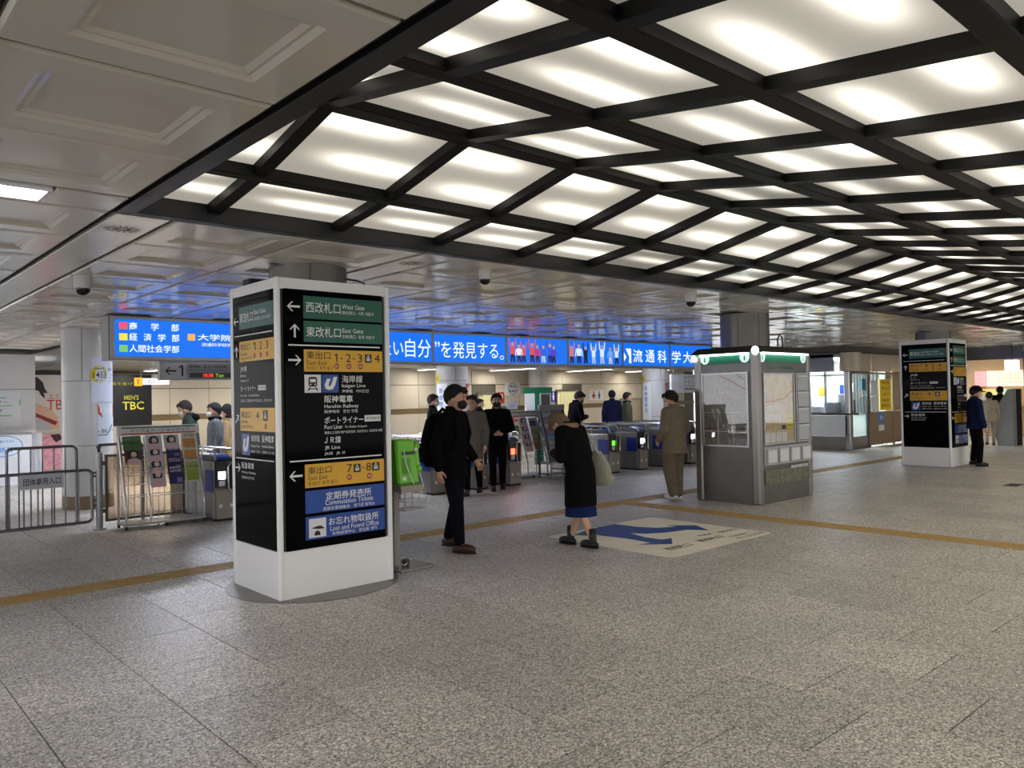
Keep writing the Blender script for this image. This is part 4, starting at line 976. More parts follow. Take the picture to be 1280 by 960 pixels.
for k in range(4): leaflet('%s magazine leaflet on the smaller striped rack' % ordn[k], R2, .46, .97-.15*k if k < 3 else .52, .2, .18 if k < 3 else .24, (200, 196, 178), lambda f, t, w, h, k=k: art_work(f, t, w, h, ((90, 90, 104), (176, 164, 110), (180, 176, 120), (190, 130, 70))[k]), 'leaflets on the smaller striped rack')
leaflet('lime leaflet at the end of the smaller striped rack', R2, .0, .82, .18, .2, (150, 160, 84), art_lines, 'leaflets on the smaller striped rack')
# brochure stand: taller dark stand with two columns of brochures
R3 = thing('brochure_stand', 'dark grey brochure stand with two columns of brochures', 'brochure stand', (10.5, 10.75, 0)); rk_mat[R3.name] = Matrix.Translation((10.5, 10.75, 0))
DG = M('stand_dark', (84, 86, 92), .4, .4)
w = .62
for sx in (-.02, w):
    MB().hexa([(sx,-.2,.3),(sx+.02,-.2,.3),(sx+.02,-.14,.3),(sx,-.14,.3),(sx,.1,1.28),(sx+.02,.1,1.28),(sx+.02,.16,1.28),(sx,.16,1.28)]).build('side_panel', DG, R3)
    MB().box(sx,sx+.02,-.2,-.16,.0,.31).build('leg', RACKM, R3); MB().box(sx,sx+.02,.12,.16,.0,1.3).build('leg', DG, R3)
MB().box(-.03,w+.03,.09,.15,1.28,1.39).build('header_board', M('header_grey', (128, 130, 136), .4), R3, bevel=.004)
MB().box(0,w,-.2,.16,.26,.31).build('base_shelf', RACKM, R3, bevel=.004); MB().box(0,w,-.18,.14,.06,.08).build('lower_shelf', DG, R3)
MB().hexa([(0,-.13,.31),(w,-.13,.31),(w,-.11,.31),(0,-.11,.31),(0,.145,1.28),(w,.145,1.28),(w,.16,1.28),(0,.16,1.28)]).build('back_panel', DG, R3)
BC = [(170,174,182),(150,150,160),(196,180,178),(150,120,132),(120,150,196),(160,170,180),(176,176,170),(186,180,168),  (150,160,70),(170,176,90),(206,196,150),(196,190,140),(190,180,150),(180,170,176),(120,180,190),(176,190,80)]
for c in range(2):
    for k in range(8):
        z = 1.15-.105*k
        l_ = leaflet('%s brochure in the %s column of the dark stand' % (['first', 'second', 'third', 'fourth', 'fifth', 'sixth', 'seventh', 'eighth'][k], ['grey-toned', 'green-toned'][c]), R3, .03+.3*c, z, .26, .13, BC[c*8+k], art_lines, 'brochures on the dark stand')
leaflet('large pale yellow poster card at the dark stand foot', R3, .33, .33, .27, .1, (206, 206, 130), art_lines, 'brochures on the dark stand')
# green framed notice board beyond the racks
gb = thing('green_notice_frame', 'green notice frame with white sheet behind the brochure stand', 'notice board', (12.1, 13.0, 0))
GF = M('frame_green', (18, 106, 72), .4); g = Fr((0, 0, 0), (1, 0, 0))
g.plate('top_bar', GF, gb, 0, .88, 1.62, 1.76, -.05, 0); g.plate('upright', GF, gb, .32, .56, 0, 1.62, -.05, 0); g.plate('white_sheet', PAPER, gb, .02, .31, .6, 1.62, -.03, 0); g.plate('portrait_card', M('card_pale', (190, 190, 190), .5), gb, .46, .82, 1.32, 1.62, -.02, .012); g.plate('portrait_print', M('card_dark', (70, 66, 62), .5), gb, .5, .78, 1.35, 1.6, .012, .014); g.plate('label_card', PAPER, gb, .4, .55, .86, 1.0, 0, .006)

# ================================================================== TICKET GATES
GST = M('gate_steel', (138, 136, 134), .34, .55, var=.04, scale=3)
GBL = M('gate_blue', (22, 46, 132), .4)
def ticket_gate(label, x, lamp):
    t = thing('ticket_gate', label, 'ticket gate', (x, 10.28, 0), 0, 'ticket gates in a row')
    w, L = .30, 1.7
    MB().box(0, w, .06, L, .03, .78).build('body', GST, t, bevel=.012)
    MB().box(.02, w-.02, .0, .07, .03, .42).build('front_box', M('gate_front', (146, 138, 128), .4, .3), t, bevel=.006)
    MB().box(.01, w-.01, .03, L-.02, .0, .03).build('plinth', BLACK, t)
    MB().hexa([(.02,.02,.78),(w-.02,.02,.78),(w-.02,L-.1,.78),(.02,L-.1,.78),(.05,.16,.86),(w-.05,.16,.86),(w-.05,L-.2,.86),(.05,L-.2,.86)]).build('top_cover', M('gate_dark', (24, 25, 30), .3), t, bevel=.01)
    for sx in (.015, w-.015):
        MB().tube(fillet([(sx,.02,.8),(sx,.06,.93),(sx,L-.1,.93),(sx,L-.02,.8)], .06), .016, 8).build('top_rail', M('rail_bright', (196,196,198), .2, .8), t, smooth=True)
        for yy in (.5, 1.1): MB().cyl((sx,yy,.78),(sx,yy,.93), .01, seg=8).build('rail_post', M('rail_bright', (196,196,198), .2, .8), t)
    MB().hexa([(.05,.06,.79),(w-.05,.06,.79),(w-.05,.3,.80),(.05,.3,.80),(.05,.1,.84),(w-.05,.1,.84),(w-.05,.28,.885),(.05,.28,.885)]).build('card_reader', M('reader_blue', (30, 80, 200), .3), t, bevel=.006)
    MB().box(-.006, .002, .06, .33, .38, .67).build('side_plate', GBL, t)
    for yy in (.4, .95): MB().box(-.003, .003, yy, yy+.006, .05, .76).build('panel_seam', M('seam_dark', (70, 70, 72), .6), t)
    # loop shaped guard at the entrance
    loop = []
    for k in range(20):
        a = 2*math.pi*k/20
        loop.append((.22+.05*math.cos(a), -.012, (.70 if math.sin(a) > 0 else .45)+.05*math.sin(a)))
    MB().tube(loop, .012, 8, True).build('guard_loop', M('rail_bright', (196,196,198), .2, .8), t, smooth=True)
    e = Fr((0, -.0, 0), (1, 0, 0))
    MB().box(.17, .27, -.01, .06, .42, .74).build('guard_infill', BLACK, t, bevel=.01)
    e.plate('end_face', M('gate_dark', (24, 25, 30), .3), t, .02, .16, .44, .77, -.06, .0)
    e.plate('indicator', lamp, t, .045, .135, .55, .65, 0, .006); e.plate('ticket_slot_plate', PAPER, t, .05, .13, .46, .53, 0, .005)
    for sx in (.07, .21): disc('sensor_dot', e, sx, .2, .022, .025, 0, .006, PAPER, t, 12)
    return t
LR = glow('indicator_red', (255, 50, 30), 3.0); LGn = glow('indicator_green', (110, 240, 60), 1.6); LWh = glow('indicator_white', (240, 246, 255), 2.2)
for lb, x, lm in (('ticket gate beside the large striped leaflet rack', 4.02, LWh), ('ticket gate mostly behind the near sign pillar', 6.63, LWh), ('ticket gate with its blue side plate just past the green payphone', 7.52, LWh), ('ticket gate with a red lamp behind the walking person', 8.4, LR), ('ticket gate with a red lamp between the guard and smaller rack', 9.17, LR), ('ticket gate with a green lamp beside the white tote bag', 11.85, LGn), ('ticket gate with a white lamp, next after the green lamp gate', 12.74, LWh), ('ticket gate next to the person in brown', 13.6, LWh), ('ticket gate half hidden by the kiosk and person in brown', 14.5, LWh)):
    ticket_gate(lb, x, lm)

# ================================================================== INFORMATION KIOSK
kx, ky = 9.76, 5.80; KW, KL = 1.46, 1.0
kk = thing('information_kiosk', 'stainless steel information kiosk with lit map cases and green band', 'kiosk', (kx, ky, 0))
KS = M('kiosk_steel', (118, 116, 112), .30, .75, var=.10, scale=2.5)
def kp(x0, x1, y0, y1): MB().box(x0, x1, y0, y1, 0, 2.1).build('corner_post', M('kiosk_post', (150, 146, 140), .28, .75), kk, bevel=.02)
for a in ((-.02,.1,-.02,.1), (KW-.08,KW+.02,-.02,.08), (-.02,.08,KL-.1,KL+.02), (KW-.08,KW+.02,KL-.1,KL+.02)): kp(*a)
W_ = Fr((0, KL, 0), (0, -1, 0)); S_ = Fr((0, 0, 0), (1, 0, 0)); N_ = Fr((KW, KL, 0), (-1, 0, 0)); E_ = Fr((KW, 0, 0), (0, 1, 0))
for f, ww in ((W_, KL), (S_, KW), (N_, KW), (E_, KL)): f.plate('steel_panel', KS, kk, .06, ww-.06, 0, 2.0, -.05, -.005)
KG = M('kiosk_green', (24, 116, 86), .35)
LIT = glow('kiosk_disc', (214, 244, 236), .9)
for f, ww, us in ((W_, KL, (.17, .82)), (S_, KW, (.14, 1.28)), (N_, KW, (.2, 1.2)), (E_, KL, (.2, .8))):
    b = f.plate('green_band', KG, kk, .0, ww, 1.965, 2.11, -.03, .004)
    for u in us:
        dd = disc('info_disc', f, u, 2.045, .075, .075, .004, .008, LIT, kk, 24); text('i', f, u-.014, u+.014, 2.0, 2.09, .0095, KG, dd, .06)
text('案内', S_, .0, .06, 2.0, 2.09, .006, TXTW, kk); text('ひょうご・神戸観光案内', S_, .3, 1.0, 1.875, 1.925, .0, KG, kk)
# hood and tube lights
HD = M('kiosk_hood', (70, 60, 54), .35, .5)
MB().hexa([(-.06,-.06,2.11),(KW+.06,-.06,2.11),(KW+.06,KL+.06,2.11),(-.06,KL+.06,2.11),(.02,.02,2.2),(KW-.02,.02,2.2),(KW-.02,KL-.02,2.2),(.02,KL-.02,2.2)]).build('hood', HD, kk, bevel=.01)
KT = glow('kiosk_tube', (226, 255, 250), 1.75)
for f, ww in ((W_, KL), (S_, KW)):
    a = f.p(.1, 2.095, .04); b = f.p(ww-.1, 2.095, .04); MB().cyl(a, b, .012, seg=10).build('tube_light', KT, kk)
MB().sphere((-.03, .0, 2.13), (.05, .05, .06), 14, 8).build('end_lamp', KT, kk, smooth=True); MB().sphere((-.04, KL, 2.06), (.035, .035, .05), 14, 8).build('end_lamp', KT, kk, smooth=True)
# west face: aerial map case
CASE = M('case_frame', (196, 196, 198), .25, .6)
def case(f, u0, u1, v0, v1, w_=.025):
    for a in ((u0, u1, v0, v0+w_), (u0, u1, v1-w_, v1), (u0, u0+w_, v0+w_, v1-w_), (u1-w_, u1, v0+w_, v1-w_)): f.plate('case_frame', CASE, kk, *a, -.02, .025)
mp = W_.plate('map_sheet', M('map_grey', (116, 112, 104), .4, var=.35, scale=16), kk, .12, .86, .80, 1.83, -.005, .006)
case(W_, .11, .87, .79, 1.84)
MR = M('map_road', (206, 196, 178), .5); MP = M('map_road_pink', (196, 140, 130), .5)
for pts, m, r in (([(.14, 1.45), (.35, 1.55), (.5, 1.56), (.84, 1.48)], MR, .008), ([(.42, 1.8), (.6, 1.72), (.74, 1.64), (.84, 1.58)], MP, .012), ([(.14, 1.38), (.4, 1.48), (.6, 1.5), (.84, 1.4)], MP, .006), ([(.68, 1.82), (.84, 1.7)], M('map_blue', (150, 170, 200), .5), .012), ([(.3, 1.8), (.4, 1.6), (.45, 1.32)], MR, .004)):
    MB().tube([W_.p(u, v, .005) for u, v in pts], r, 6).build('map_road', m, mp)
for v in (1.27, 1.0): W_.plate('map_divider', MR, mp, .14, .84, v, v+.012, .006, .01)
for u in (.365, .61): W_.plate('map_divider', MR, mp, u, u+.012, .82, 1.27, .006, .01)
for u in (.14, .6): W_.plate('map_caption', M('map_dark', (44, 42, 40), .5), mp, u, u+.23, 1.04, 1.055, .006, .009)
text('神戸市街図', W_, .15, .3, 1.76, 1.80, .008, M('map_dark', (44, 42, 40), .5), mp)
W_.plate('glass_pane', glass('case_glass', (1, 1, 1), .10), kk, .135, .845, .815, 1.815, .012, .016)
# south face: city map, leaflets
mp = S_.plate('map_sheet', M('map_cream', (206, 186, 140), .4, var=.18, scale=9), kk, .14, .97, .83, 1.81, -.005, .006)
case(S_, .13, .98, .82, 1.82, .02)
for pts, m, r in (([(.15, 1.42), (.4, 1.43), (.7, 1.46), (.96, 1.58)], M('map_orange', (206, 148, 76), .5), .012), ([(.4, 1.4), (.6, 1.52), (.95, 1.66)], M('map_yellowroad', (214, 190, 80), .5), .01), ([(.2, 1.8), (.22, 1.5), (.3, 1.2)], MR, .005), ([(.15, 1.3), (.5, 1.34), (.95, 1.36)], MR, .006)):
    MB().tube([S_.p(u, v, .005) for u, v in pts], r, 6).build('map_road', m, mp)
for k in range(12):
    u = .17+.075*(k % 6)*1.0+.35*(k // 6 == 1)*.2; v = 1.16+.12*(k // 6)
    S_.plate('map_block', M('map_white', (216, 214, 206), .5), mp, u, u+.055, v, v+.09, .006, .008)
S_.plate('yellow_note', M('note_yellow', (226, 208, 40), .5), mp, .77, .93, 1.02, 1.22, .006, .011); S_.plate('grey_note', M('note_grey', (60, 62, 70), .5), mp, .62, .72, 1.02, 1.08, .006, .009)
for k in range(4): S_.plate('white_note', PAPER, mp, .16+.155*k, .29+.155*k, .85, .98, .006, .009)
for k in range(3): text('お知らせ', S_, .79, .91, 1.16-.05*k, 1.19-.05*k, .012, TXTK, mp)
S_.plate('glass_pane', glass('case_glass', (1, 1, 1), .10), kk, .15, .96, .84, 1.80, .014, .018)
case(S_, 1.02, 1.41, .82, 1.82, .02)
for k in range(4): 
    q = S_.plate('leaflet_pocket', M('pocket_clear', (186, 190, 194), .25), kk, 1.06, 1.37, .85+.24*k, 1.05+.24*k, -.005, .03); S_.plate('pocket_lip', PAPER, q, 1.06, 1.37, 1.05+.24*k, 1.07+.24*k, .0, .035)
S_.plate('tray_board', M('tray_pale', (178, 176, 178), .35), kk, .13, 1.43, .53, .79, -.005, .012)
for k in range(4): 
    q = S_.plate('leaflet_pocket', M('pocket_clear', (186, 190, 194), .25), kk, .17+.32*k, .43+.32*k, .55, .76, .012, .04); S_.plate('pocket_sheet', PAPER, q, .19+.32*k, .41+.32*k, .57, .74, .04, .043)
S_.plate('foliage_picture', M('picture_leaf', (112, 116, 98), .5, var=.8, scale=60), kk, .15, 1.41, .26, .47, -.005, .01)
q = S_.plate('caption_strip', PAPER, kk, .85, 1.33, .455, .49, .01, .014); text('六甲山ろくの花と緑', S_, .87, 1.31, .462, .484, .0155, TXTK, q)
MB().tube([(KW-.35, .3, 2.2), (KW-.35, .3, 2.34), (KW-.3, .3, 2.4), (KW-.22, .3, 2.38), (KW-.2, .3, 2.2)], .012, 8).build('cable_hoop', BLACK, kk, smooth=True)
bgb = thing('blue_bag', 'blue cloth bag standing behind the kiosk', 'bag', (11.42, 6.1, 0)); MB().loft([(0,0,0,.12,.1),(0,0,.1,.13,.11),(0,0,.28,.08,.07),(0,0,.36,.02,.02)], 16).build('body', M('bag_blue', (24, 52, 150), .6), bgb, smooth=True); MB().tube([(-.03,0,.34),(-.03,0,.42),(.03,0,.42),(.03,0,.34)], .008, 6).build('handle', M('bag_blue', (24, 52, 150), .6), bgb)

# ================================================================== GLAZED TICKET OFFICE
bo = thing('ticket_office', 'glazed ticket office with white counter front and metal header', 'ticket office', (20.0, 9.15, 0))
BWd = Fr((0, 1.9, 0), (0, -1, 0)); BS = Fr((0, .25, 0), (1, 0, 0))
HDR = M('office_header', (206, 192, 172), .3, .1); HDR2 = M('office_header_cool', (140, 144, 160), .3, .1)
for k in range(2): BWd.plate('header_panel', HDR2, bo, .0+.7*k+.01, .7*(k+1)-.01, 2.05, 2.52, -.04, 0, .004)
MB().cyl((.12, .12, 2.05), (.12, .12, 2.52), .27, seg=32).build('header_corner', HDR, bo, smooth=True)
for k in range(4): BS.plate('header_panel', HDR, bo, .35+1.3*k+.01, .35+1.3*(k+1)-.01, 2.05, 2.52, -.04, .0, .004)
MB().box(-.02, 6, .2, 2.0, 2.56, 2.7).build('bulkhead', M('office_bulkhead', (90, 84, 78), .3), bo)
MB().box(-.08, 6, .12, 2.0, 2.52, 2.57).build('header_trim', M('office_trim', (60, 54, 50), .4), bo)
BS.plate('header_light', glow('office_cove', (255, 240, 210), 1.2), bo, .4, 5.5, 2.525, 2.55, .02, .05)
# interior
IW = M('office_wall', (206, 210, 206), .6)
MB().box(.1, 6, 1.85, 1.9, 0, 2.5).build('back_wall', IW, bo); MB().box(2.6, 2.65, .3, 1.85, 0, 2.5).build('inner_wall', IW, bo); MB().box(0, 6, .26, 1.9, 2.42, 2.5).build('inner_ceiling', IW, bo)
MB().box(.6, 1.6, .8, 1.4, 2.40, 2.42).build('inner_light', glow('office_light', (240, 248, 255), 14.0), bo)
MB().box(3.2, 5.2, .8, 1.4, 2.40, 2.42).build('inner_light', glow('office_light', (240, 248, 255), 14.0), bo)
mb = MB()
for k in range(8): mb.box(2.5, 2.58, .5+.09*k, .57+.09*k, .9, 2.2)
mb.build('blind', M('office_blind', (100, 104, 106), .6), bo)
# counter and glass on the west side
BWd.plate('counter_front', M('office_counter', (236, 240, 242), .4), bo, .12, 1.72, .36, .90, -.05, .02, .004)
BWd.plate('counter_base', KS, bo, .1, 1.75, 0, .35, -.15, -.03)
MB().box(-.08, .5, .1, 1.82, .91, .96).build('counter_top', M('office_top', (40, 42, 46), .3), bo, bevel=.006)
BWd.plate('glass_pane', glass('office_glass', (.95, .97, .98), .10), bo, .1, 1.72, .97, 2.04, -.02, -.01)
for u in (.1, .6, 1.15, 1.72): BWd.plate('window_post', CHROME, bo, u-.02, u+.02, .96, 2.05, -.03, .01)
BWd.plate('window_rail', CHROME, bo, .1, 1.72, 1.93, 1.97, -.03, .01)
for x, y, z, dx, dy, dz, c in ((.1, .5, .96, .3, .35, .28, (120, 128, 140)), (.12, .95, .96, .25, .25, .18, (200, 204, 206)), (.15, 1.3, .96, .25, .3, .4, (176, 184, 186)), (.35, .35, .96, .2, .25, .5, (214, 218, 220))):
    MB().box(x, x+dx, y, y+dy, z, z+dz).build('office_machine', M('machine_%d' % c[0], c, .4), bo, bevel=.02)
for k, (y, z) in enumerate(((.55, 1.5), (.75, 1.45), (1.1, 1.6), (1.35, 1.4))): MB().box(1.2, 1.22, y, y+.18, z, z+.25).build('office_notice', (PAPER, BLUE, PAPER, YEL)[k], bo)
# corner door and south side
MB().box(-.02, .1, .1, .25, 0, 2.05).build('corner_post', CHROME, bo, bevel=.02)
BS.plate('door_leaf', glass('door_glass', (.86, .93, .93), .2), bo, .45, 1.35, .05, 1.98, -.03, -.01)
for a in ((.38, .45, 0, 2.05), (1.35, 1.44, 0, 2.05), (.45, 1.35, 1.98, 2.05)): BS.plate('door_frame', KS, bo, *a, -.05, .01)
BS.plate('door_kick', KS, bo, .45, 1.35, 0, .32, -.035, .0); BS.plate('door_notice', M('notice_teal', (40, 130, 160), .5), bo, 1.05, 1.28, 1.55, 1.85, -.005, 0); BS.plate('door_handle', CHROME, bo, .52, .55, .9, 1.3, 0, .05)
MB().cyl((.5, .2, 2.0), (2.9, .2, 1.98), .03, seg=12).build('shutter_tube', CHROME, bo, smooth=True)
BS.plate('lower_board', M('office_brown', (140, 118, 92), .45), bo, 1.46, 2.98, .05, .95, -.04, 0, .004)
BS.plate('glass_pane', glass('office_glass', (.95, .97, .98), .10), bo, 1.46, 5.6, .97, 2.0, -.02, -.01)
for u in (1.45, 3.0, 4.4): BS.plate('window_post', M('office_brownpost', (150, 130, 104), .4, .3), bo, u-.04, u+.04, 0, 2.05, -.04, .015)
BS.plate('lower_board', M('office_brown', (140, 118, 92), .45), bo, 3.05, 5.6, .05, .95, -.04, 0, .004)
q = BS.plate('yellow_notice', M('note_yellow2', (238, 208, 20), .45), bo, 2.12, 2.86, .98, 1.84, 0, .008)
for k, (s, m) in enumerate((('券売', RED), ('きっぷ', TXTK), ('小', RED), ('ごあんない', TXTK), ('自動改札', RED))): text(s, BS, 2.22, 2.76, 1.70-.16*k, 1.79-.16*k, .010, m, q, .02)
for k, a in enumerate(((1.56, 2.0, 1.4, 1.8), (1.56, 2.02, 1.0, 1.36))): BS.plate('white_notice', PAPER, bo, *a, 0, .006)
q = BS.plate('blue_notice', M('notice_blue', (70, 124, 200), .45), bo, 1.98, 2.36, .62, .9, 0, .006); text('案内', BS, 2.08, 2.28, .72, .84, .008, TXTW, q); BS.plate('white_notice', PAPER, bo, 2.02, 2.36, .42, .58, 0, .006)
bb = thing('blue_bin', 'dark blue bin tucked beside the ticket office counter', 'bin', (20.1, 11.25, 0)); MB().loft([(0,0,0,.16,.16),(0,0,.55,.19,.19)], 16).build('body', M('bin_blue', (16, 34, 110), .5), bb, smooth=True); MB().loft([(0,0,.55,.2,.2),(0,0,.6,.2,.2),(0,0,.66,.08,.08)], 16).build('lid', M('bin_blue', (16, 34, 110), .5), bb, smooth=True)

# ================================================================== FAR END: SHOP, SOFFIT, MACHINE
sw = MB().box(28.6, 28.8, 3.0, 9.4, 0, 2.8).build('wall_shop', M('shop_wall', (206, 172, 128), .45)); tag(sw, 'warm beige shop wall at the far end', None, None, 'structure')
sp2 = thing('shop_counter', 'warm lit shop counter with menu boards at the far end', 'shop counter', (28.2, 8.6, 0))
SW = Fr((.38, 1.0, 0), (0, -1, 0))
MB().box(-.1, .1, -1.2, 1.0, 0, .95).build('counter', M('shop_wood', (150, 112, 70), .45), sp2, bevel=.01); MB().box(-.16, .12, -1.2, 1.0, .95, 1.0).build('counter_top', M('shop_top', (190, 150, 100), .35), sp2, bevel=.006)
MENU = glow('menu_lit', (250, 226, 200), 1.2); MENU2 = glow('menu_lit_pink', (240, 170, 170), 1.0); MENU3 = glow('menu_lit_green', (190, 220, 180), 1.0)
for k, (a, m) in enumerate(((.55, MENU2), (.9, MENU), (1.25, MENU), (1.6, MENU))):
    q = SW.plate('menu_board', m, sp2, a, a+.33, 1.58, 2.08, 0, .03)
    for j in range(3): text('メニュー', SW, a+.05, a+.28, 1.92-.12*j, 1.98-.12*j, .032, M('print_brown', (120, 80, 60), .5), q)
SW.plate('display_panel', glow('shop_display', (240, 220, 120), .8), sp2, .5, 1.2, 1.08, 1.5, 0, .02); SW.plate('display_panel', MENU3, sp2, 1.25, 1.6, 1.08, 1.5, 0, .02)
for k in range(4):
    t = thing('downlight', 'small warm downlight over the far shop, number %s from the ticket office' % ['one', 'two', 'three', 'four'][k], 'ceiling light', (27.2, 9.0-.6*k, 2.62), 0, 'downlights over the far shop')
    MB().cyl((0, 0, .0), (0, 0, .03), .07, seg=16).build('rim', WHITE, t, smooth=True); MB().cyl((0, 0, -.006), (0, 0, .0), .055, seg=16).build('lens', glow('downlight_warm', (255, 214, 160), 25.0), t)
sc_ = MB().box(25.4, 30, 3.0, 9.4, 2.66, 2.8).build('ceiling_shop', M('shop_ceiling', (180, 160, 130), .4)); tag(sc_, 'low warm ceiling over the far shop', None, None, 'structure')
so = MB().box(25.1, 25.4, 3.0, 9.4, 2.34, 2.8).build('trim_1', M('soffit_gloss', (96, 94, 96), .08, .6, bump=.5, scale=2.2)); tag(so, 'dark glossy metal soffit reflecting the bright ceiling', None, None, 'structure')
pc = MB().box(24.3, 25.0, 5.4, 6.52, 0, CEIL).build('pillar_far', M('far_pillar', (104, 100, 104), .3)); tag(pc, 'square grey pillar at the far end', None, None, 'structure')
pcb = Fr((24.3, 6.52, 0), (0, -1, 0)); pcb.plate('blue_panel', M('far_blue', (34, 38, 84), .3), pc, .0, 1.1, 1.95, 2.5, 0, .02)
vm = thing('ticket_machine', 'grey wedge shaped machine beside the far square pillar', 'machine', (24.0, 6.62, 0))
MB().prism([(-.38, 0), (0, 0), (0, 1.5), (-.12, 1.5), (-.42, .95), (-.46, .85)], Fr((0, 0, 0), (0, -1, 0), (-1, 0, 0)), -.3, .3).build('body', M('machine_grey', (150, 150, 152), .4), vm)
MB().box(-.02, .31, -.03, .0, .0, 1.5).build('dark_edge', BLACK, vm)
ln = thing('lantern_sign', 'white glowing box sign hanging near the far pillar', 'sign', (24.0, 6.7, 2.0)); MB().box(-.14, .14, -.14, .14, 0, .27).build('lit_box', glow('lantern_white', (250, 250, 252), 1.6), ln, bevel=.01); MB().cyl((0, 0, .27), (0, 0, .7), .012, seg=8).build('hanger', BLACK, ln)
en = MB().box(30.6, 30.8, -5, 15.5, 0, 2.8).build('wall_end', M('end_wall', (150, 132, 108), .5)); tag(en, 'plain end wall of the concourse', None, None, 'structure')

# ================================================================== PEOPLE
PENDING = []
def soft(name, prims, mat, parent, voxel, it=4):
    o = prims.build(name, mat, parent)
    r = o.modifiers.new('remesh', 'REMESH'); r.mode = 'VOXEL'; r.voxel_size = voxel; r.use_smooth_shade = True
    s = o.modifiers.new('smooth', 'SMOOTH'); s.factor = .5; s.iterations = it
    PENDING.append(o); return o
def V3(p): return Vector(p)
SKIN = M('skin', (206, 160, 132), .5)
FAB = {}
def fabric(name, c): return M('fabric_'+name, tuple(int(x*(.55 if max(c) < 50 else .92)) for x in c), .9, var=.12, scale=18, bump=.15, spec=.12)
def person(label, loc, face, h=1.62, top=('black', (18, 18, 22)), hem=.78, bulk=1.0, legs=('navy', (22, 24, 40)), legw=1.0, shoes=(40, 30, 28), hair=(24, 20, 20), mask=None,
           arms=None, stride=.0, lean=0.0, head=(0, 0), skirt=None, bare=False, boots=False, cap=None, hood=None, near=False, group=None, hairlong=False, collar=True, scarf=None):
    """local frame: +Y is where the person faces, +X their right-hand side... one joint dictionary, then soft skinned volumes"""
    rz = math.atan2(-face[0], face[1])
    t = thing('person', label, 'person', loc, rz, group)
    s = h/1.7
    Ls = lambda z: lean*max(0, z-.93)
    def J(x, y, z): return Vector((x*s, (y+Ls(z))*s, z*s))
    vox = .0085 if near else .0125
    neck = J(0, -.01, 1.42); hc = J(0, .02, 1.575)
    if head[1]: hc = neck+Matrix.Rotation(-head[1], 3, 'X') @ Vector((0, .03, .155))*s
    HR = Matrix.Rotation(head[0], 3, 'Z') @ Matrix.Rotation(-head[1], 3, 'X')
    hs = 1.12
    hp = lambda x, y, z: hc+HR @ (Vector((x, y, z))*s*hs)
    sh = {1: J(.175, 0, 1.37), -1: J(-.175, 0, 1.37)}
    A = {1: ((.24, -.03, 1.10), (.24, .06, .86)), -1: ((-.24, -.03, 1.10), (-.24, .06, .86))}
    if arms: A.update(arms)
    el = {k: J(*A[k][0]) for k in (1, -1)}; wr = {k: J(*A[k][1]) for k in (1, -1)}
    hip = {k: Vector((k*.085*s, 0, .9*s)) for k in (1, -1)}
    foot_y = {1: stride*.5, -1: -stride*.5}
    kn = {k: Vector((k*.09*s, (foot_y[k]*(.25 if skirt else .5)+(.05 if foot_y[k] < 0 else .03)*(abs(stride) > .02)*(not skirt))*s, .49*s)) for k in (1, -1)}
    an = {k: Vector((k*.085*s, foot_y[k]*s, (.09+(.03 if foot_y[k] < -.02 else 0))*s)) for k in (1, -1)}
    # ---- body
    b = MB()
    b.sphere(hc, (.084*s, .105*s, .125*s), 18, 12, HR); b.sphere(hp(0, .025, -.055), (.065*s, .076*s, .069*s), 16, 10, HR)
    b.capsule(hp(0, .085, .012), hp(0, .098, -.022), .011*s, .016*s, 8)
    for k in (1, -1): b.sphere(hp(k*.076, -.005, -.01), (.014*s, .022*s, .032*s), 10, 8, HR)
    b.capsule(hp(0, .078, -.058), hp(0, .08, -.066), .02*s, .018*s, 8)
    b.capsule(neck-Vector((0, 0, .05*s)), hp(0, -.01, -.06), .056*s, .05*s)
    b.loft([(0, 0, .84*s, .1*s, .08*s), (0, 0, .95*s, .15*s, .1*s), (0, Ls(1.1)*s, 1.1*s, .135*s, .09*s), (0, Ls(1.28)*s, 1.28*s, .16*s, .1*s), (0, Ls(1.4)*s, 1.4*s, .1*s, .07*s)])
    for k in (1, -1):
        b.capsule(sh[k], el[k], .048*s, .038*s); b.capsule(el[k], wr[k], .038*s, .027*s); b.capsule(J(0, 0, 1.34), sh[k], .06*s, .05*s)
        b.capsule(hip[k], kn[k], .082*s, .054*s); b.capsule(kn[k], an[k], .054*s, .034*s)
        b.capsule(an[k], an[k]+Vector((0, .1*s, -.055*s)), .034*s, .026*s)
        # hand: palm, four fingers, thumb
        d = (wr[k]-el[k]).normalized(); side = Vector((-k, 0, 0)); side = (side-d*side.dot(d)).normalized(); fw = d.cross(side).normalized()
        if fw.y < 0: fw = -fw
        pc = wr[k]+d*.045*s
        b.capsule(wr[k], wr[k]+d*.075*s, .027*s, .03*s, 10)
        for q in range(4):
            o0 = wr[k]+d*.085*s+fw*((q-1.5)*.0185*s); ln_ = (.062, .072, .068, .052)[3-q]*s
            mid = o0+d*ln_*.55+side*.012*s; end = mid+(d*.75+side*.65).normalized()*ln_*.5
            b.capsule(o0, mid, .0095*s, .0088*s, 8); b.capsule(mid, end, .0088*s, .0078*s, 8)
        th0 = wr[k]+d*.03*s+fw*.026*s; th1 = th0+(d*.7+fw*.75).normalized()*.04*s; th2 = th1+(d*.9+fw*.2+side*.4).normalized()*.032*s
        b.capsule(th0, th1, .012*s, .0105*s, 8); b.capsule(th1, th2, .0105*s, .009*s, 8)
    soft('body', b, SKIN, t, .0065 if near else .0105, 2)
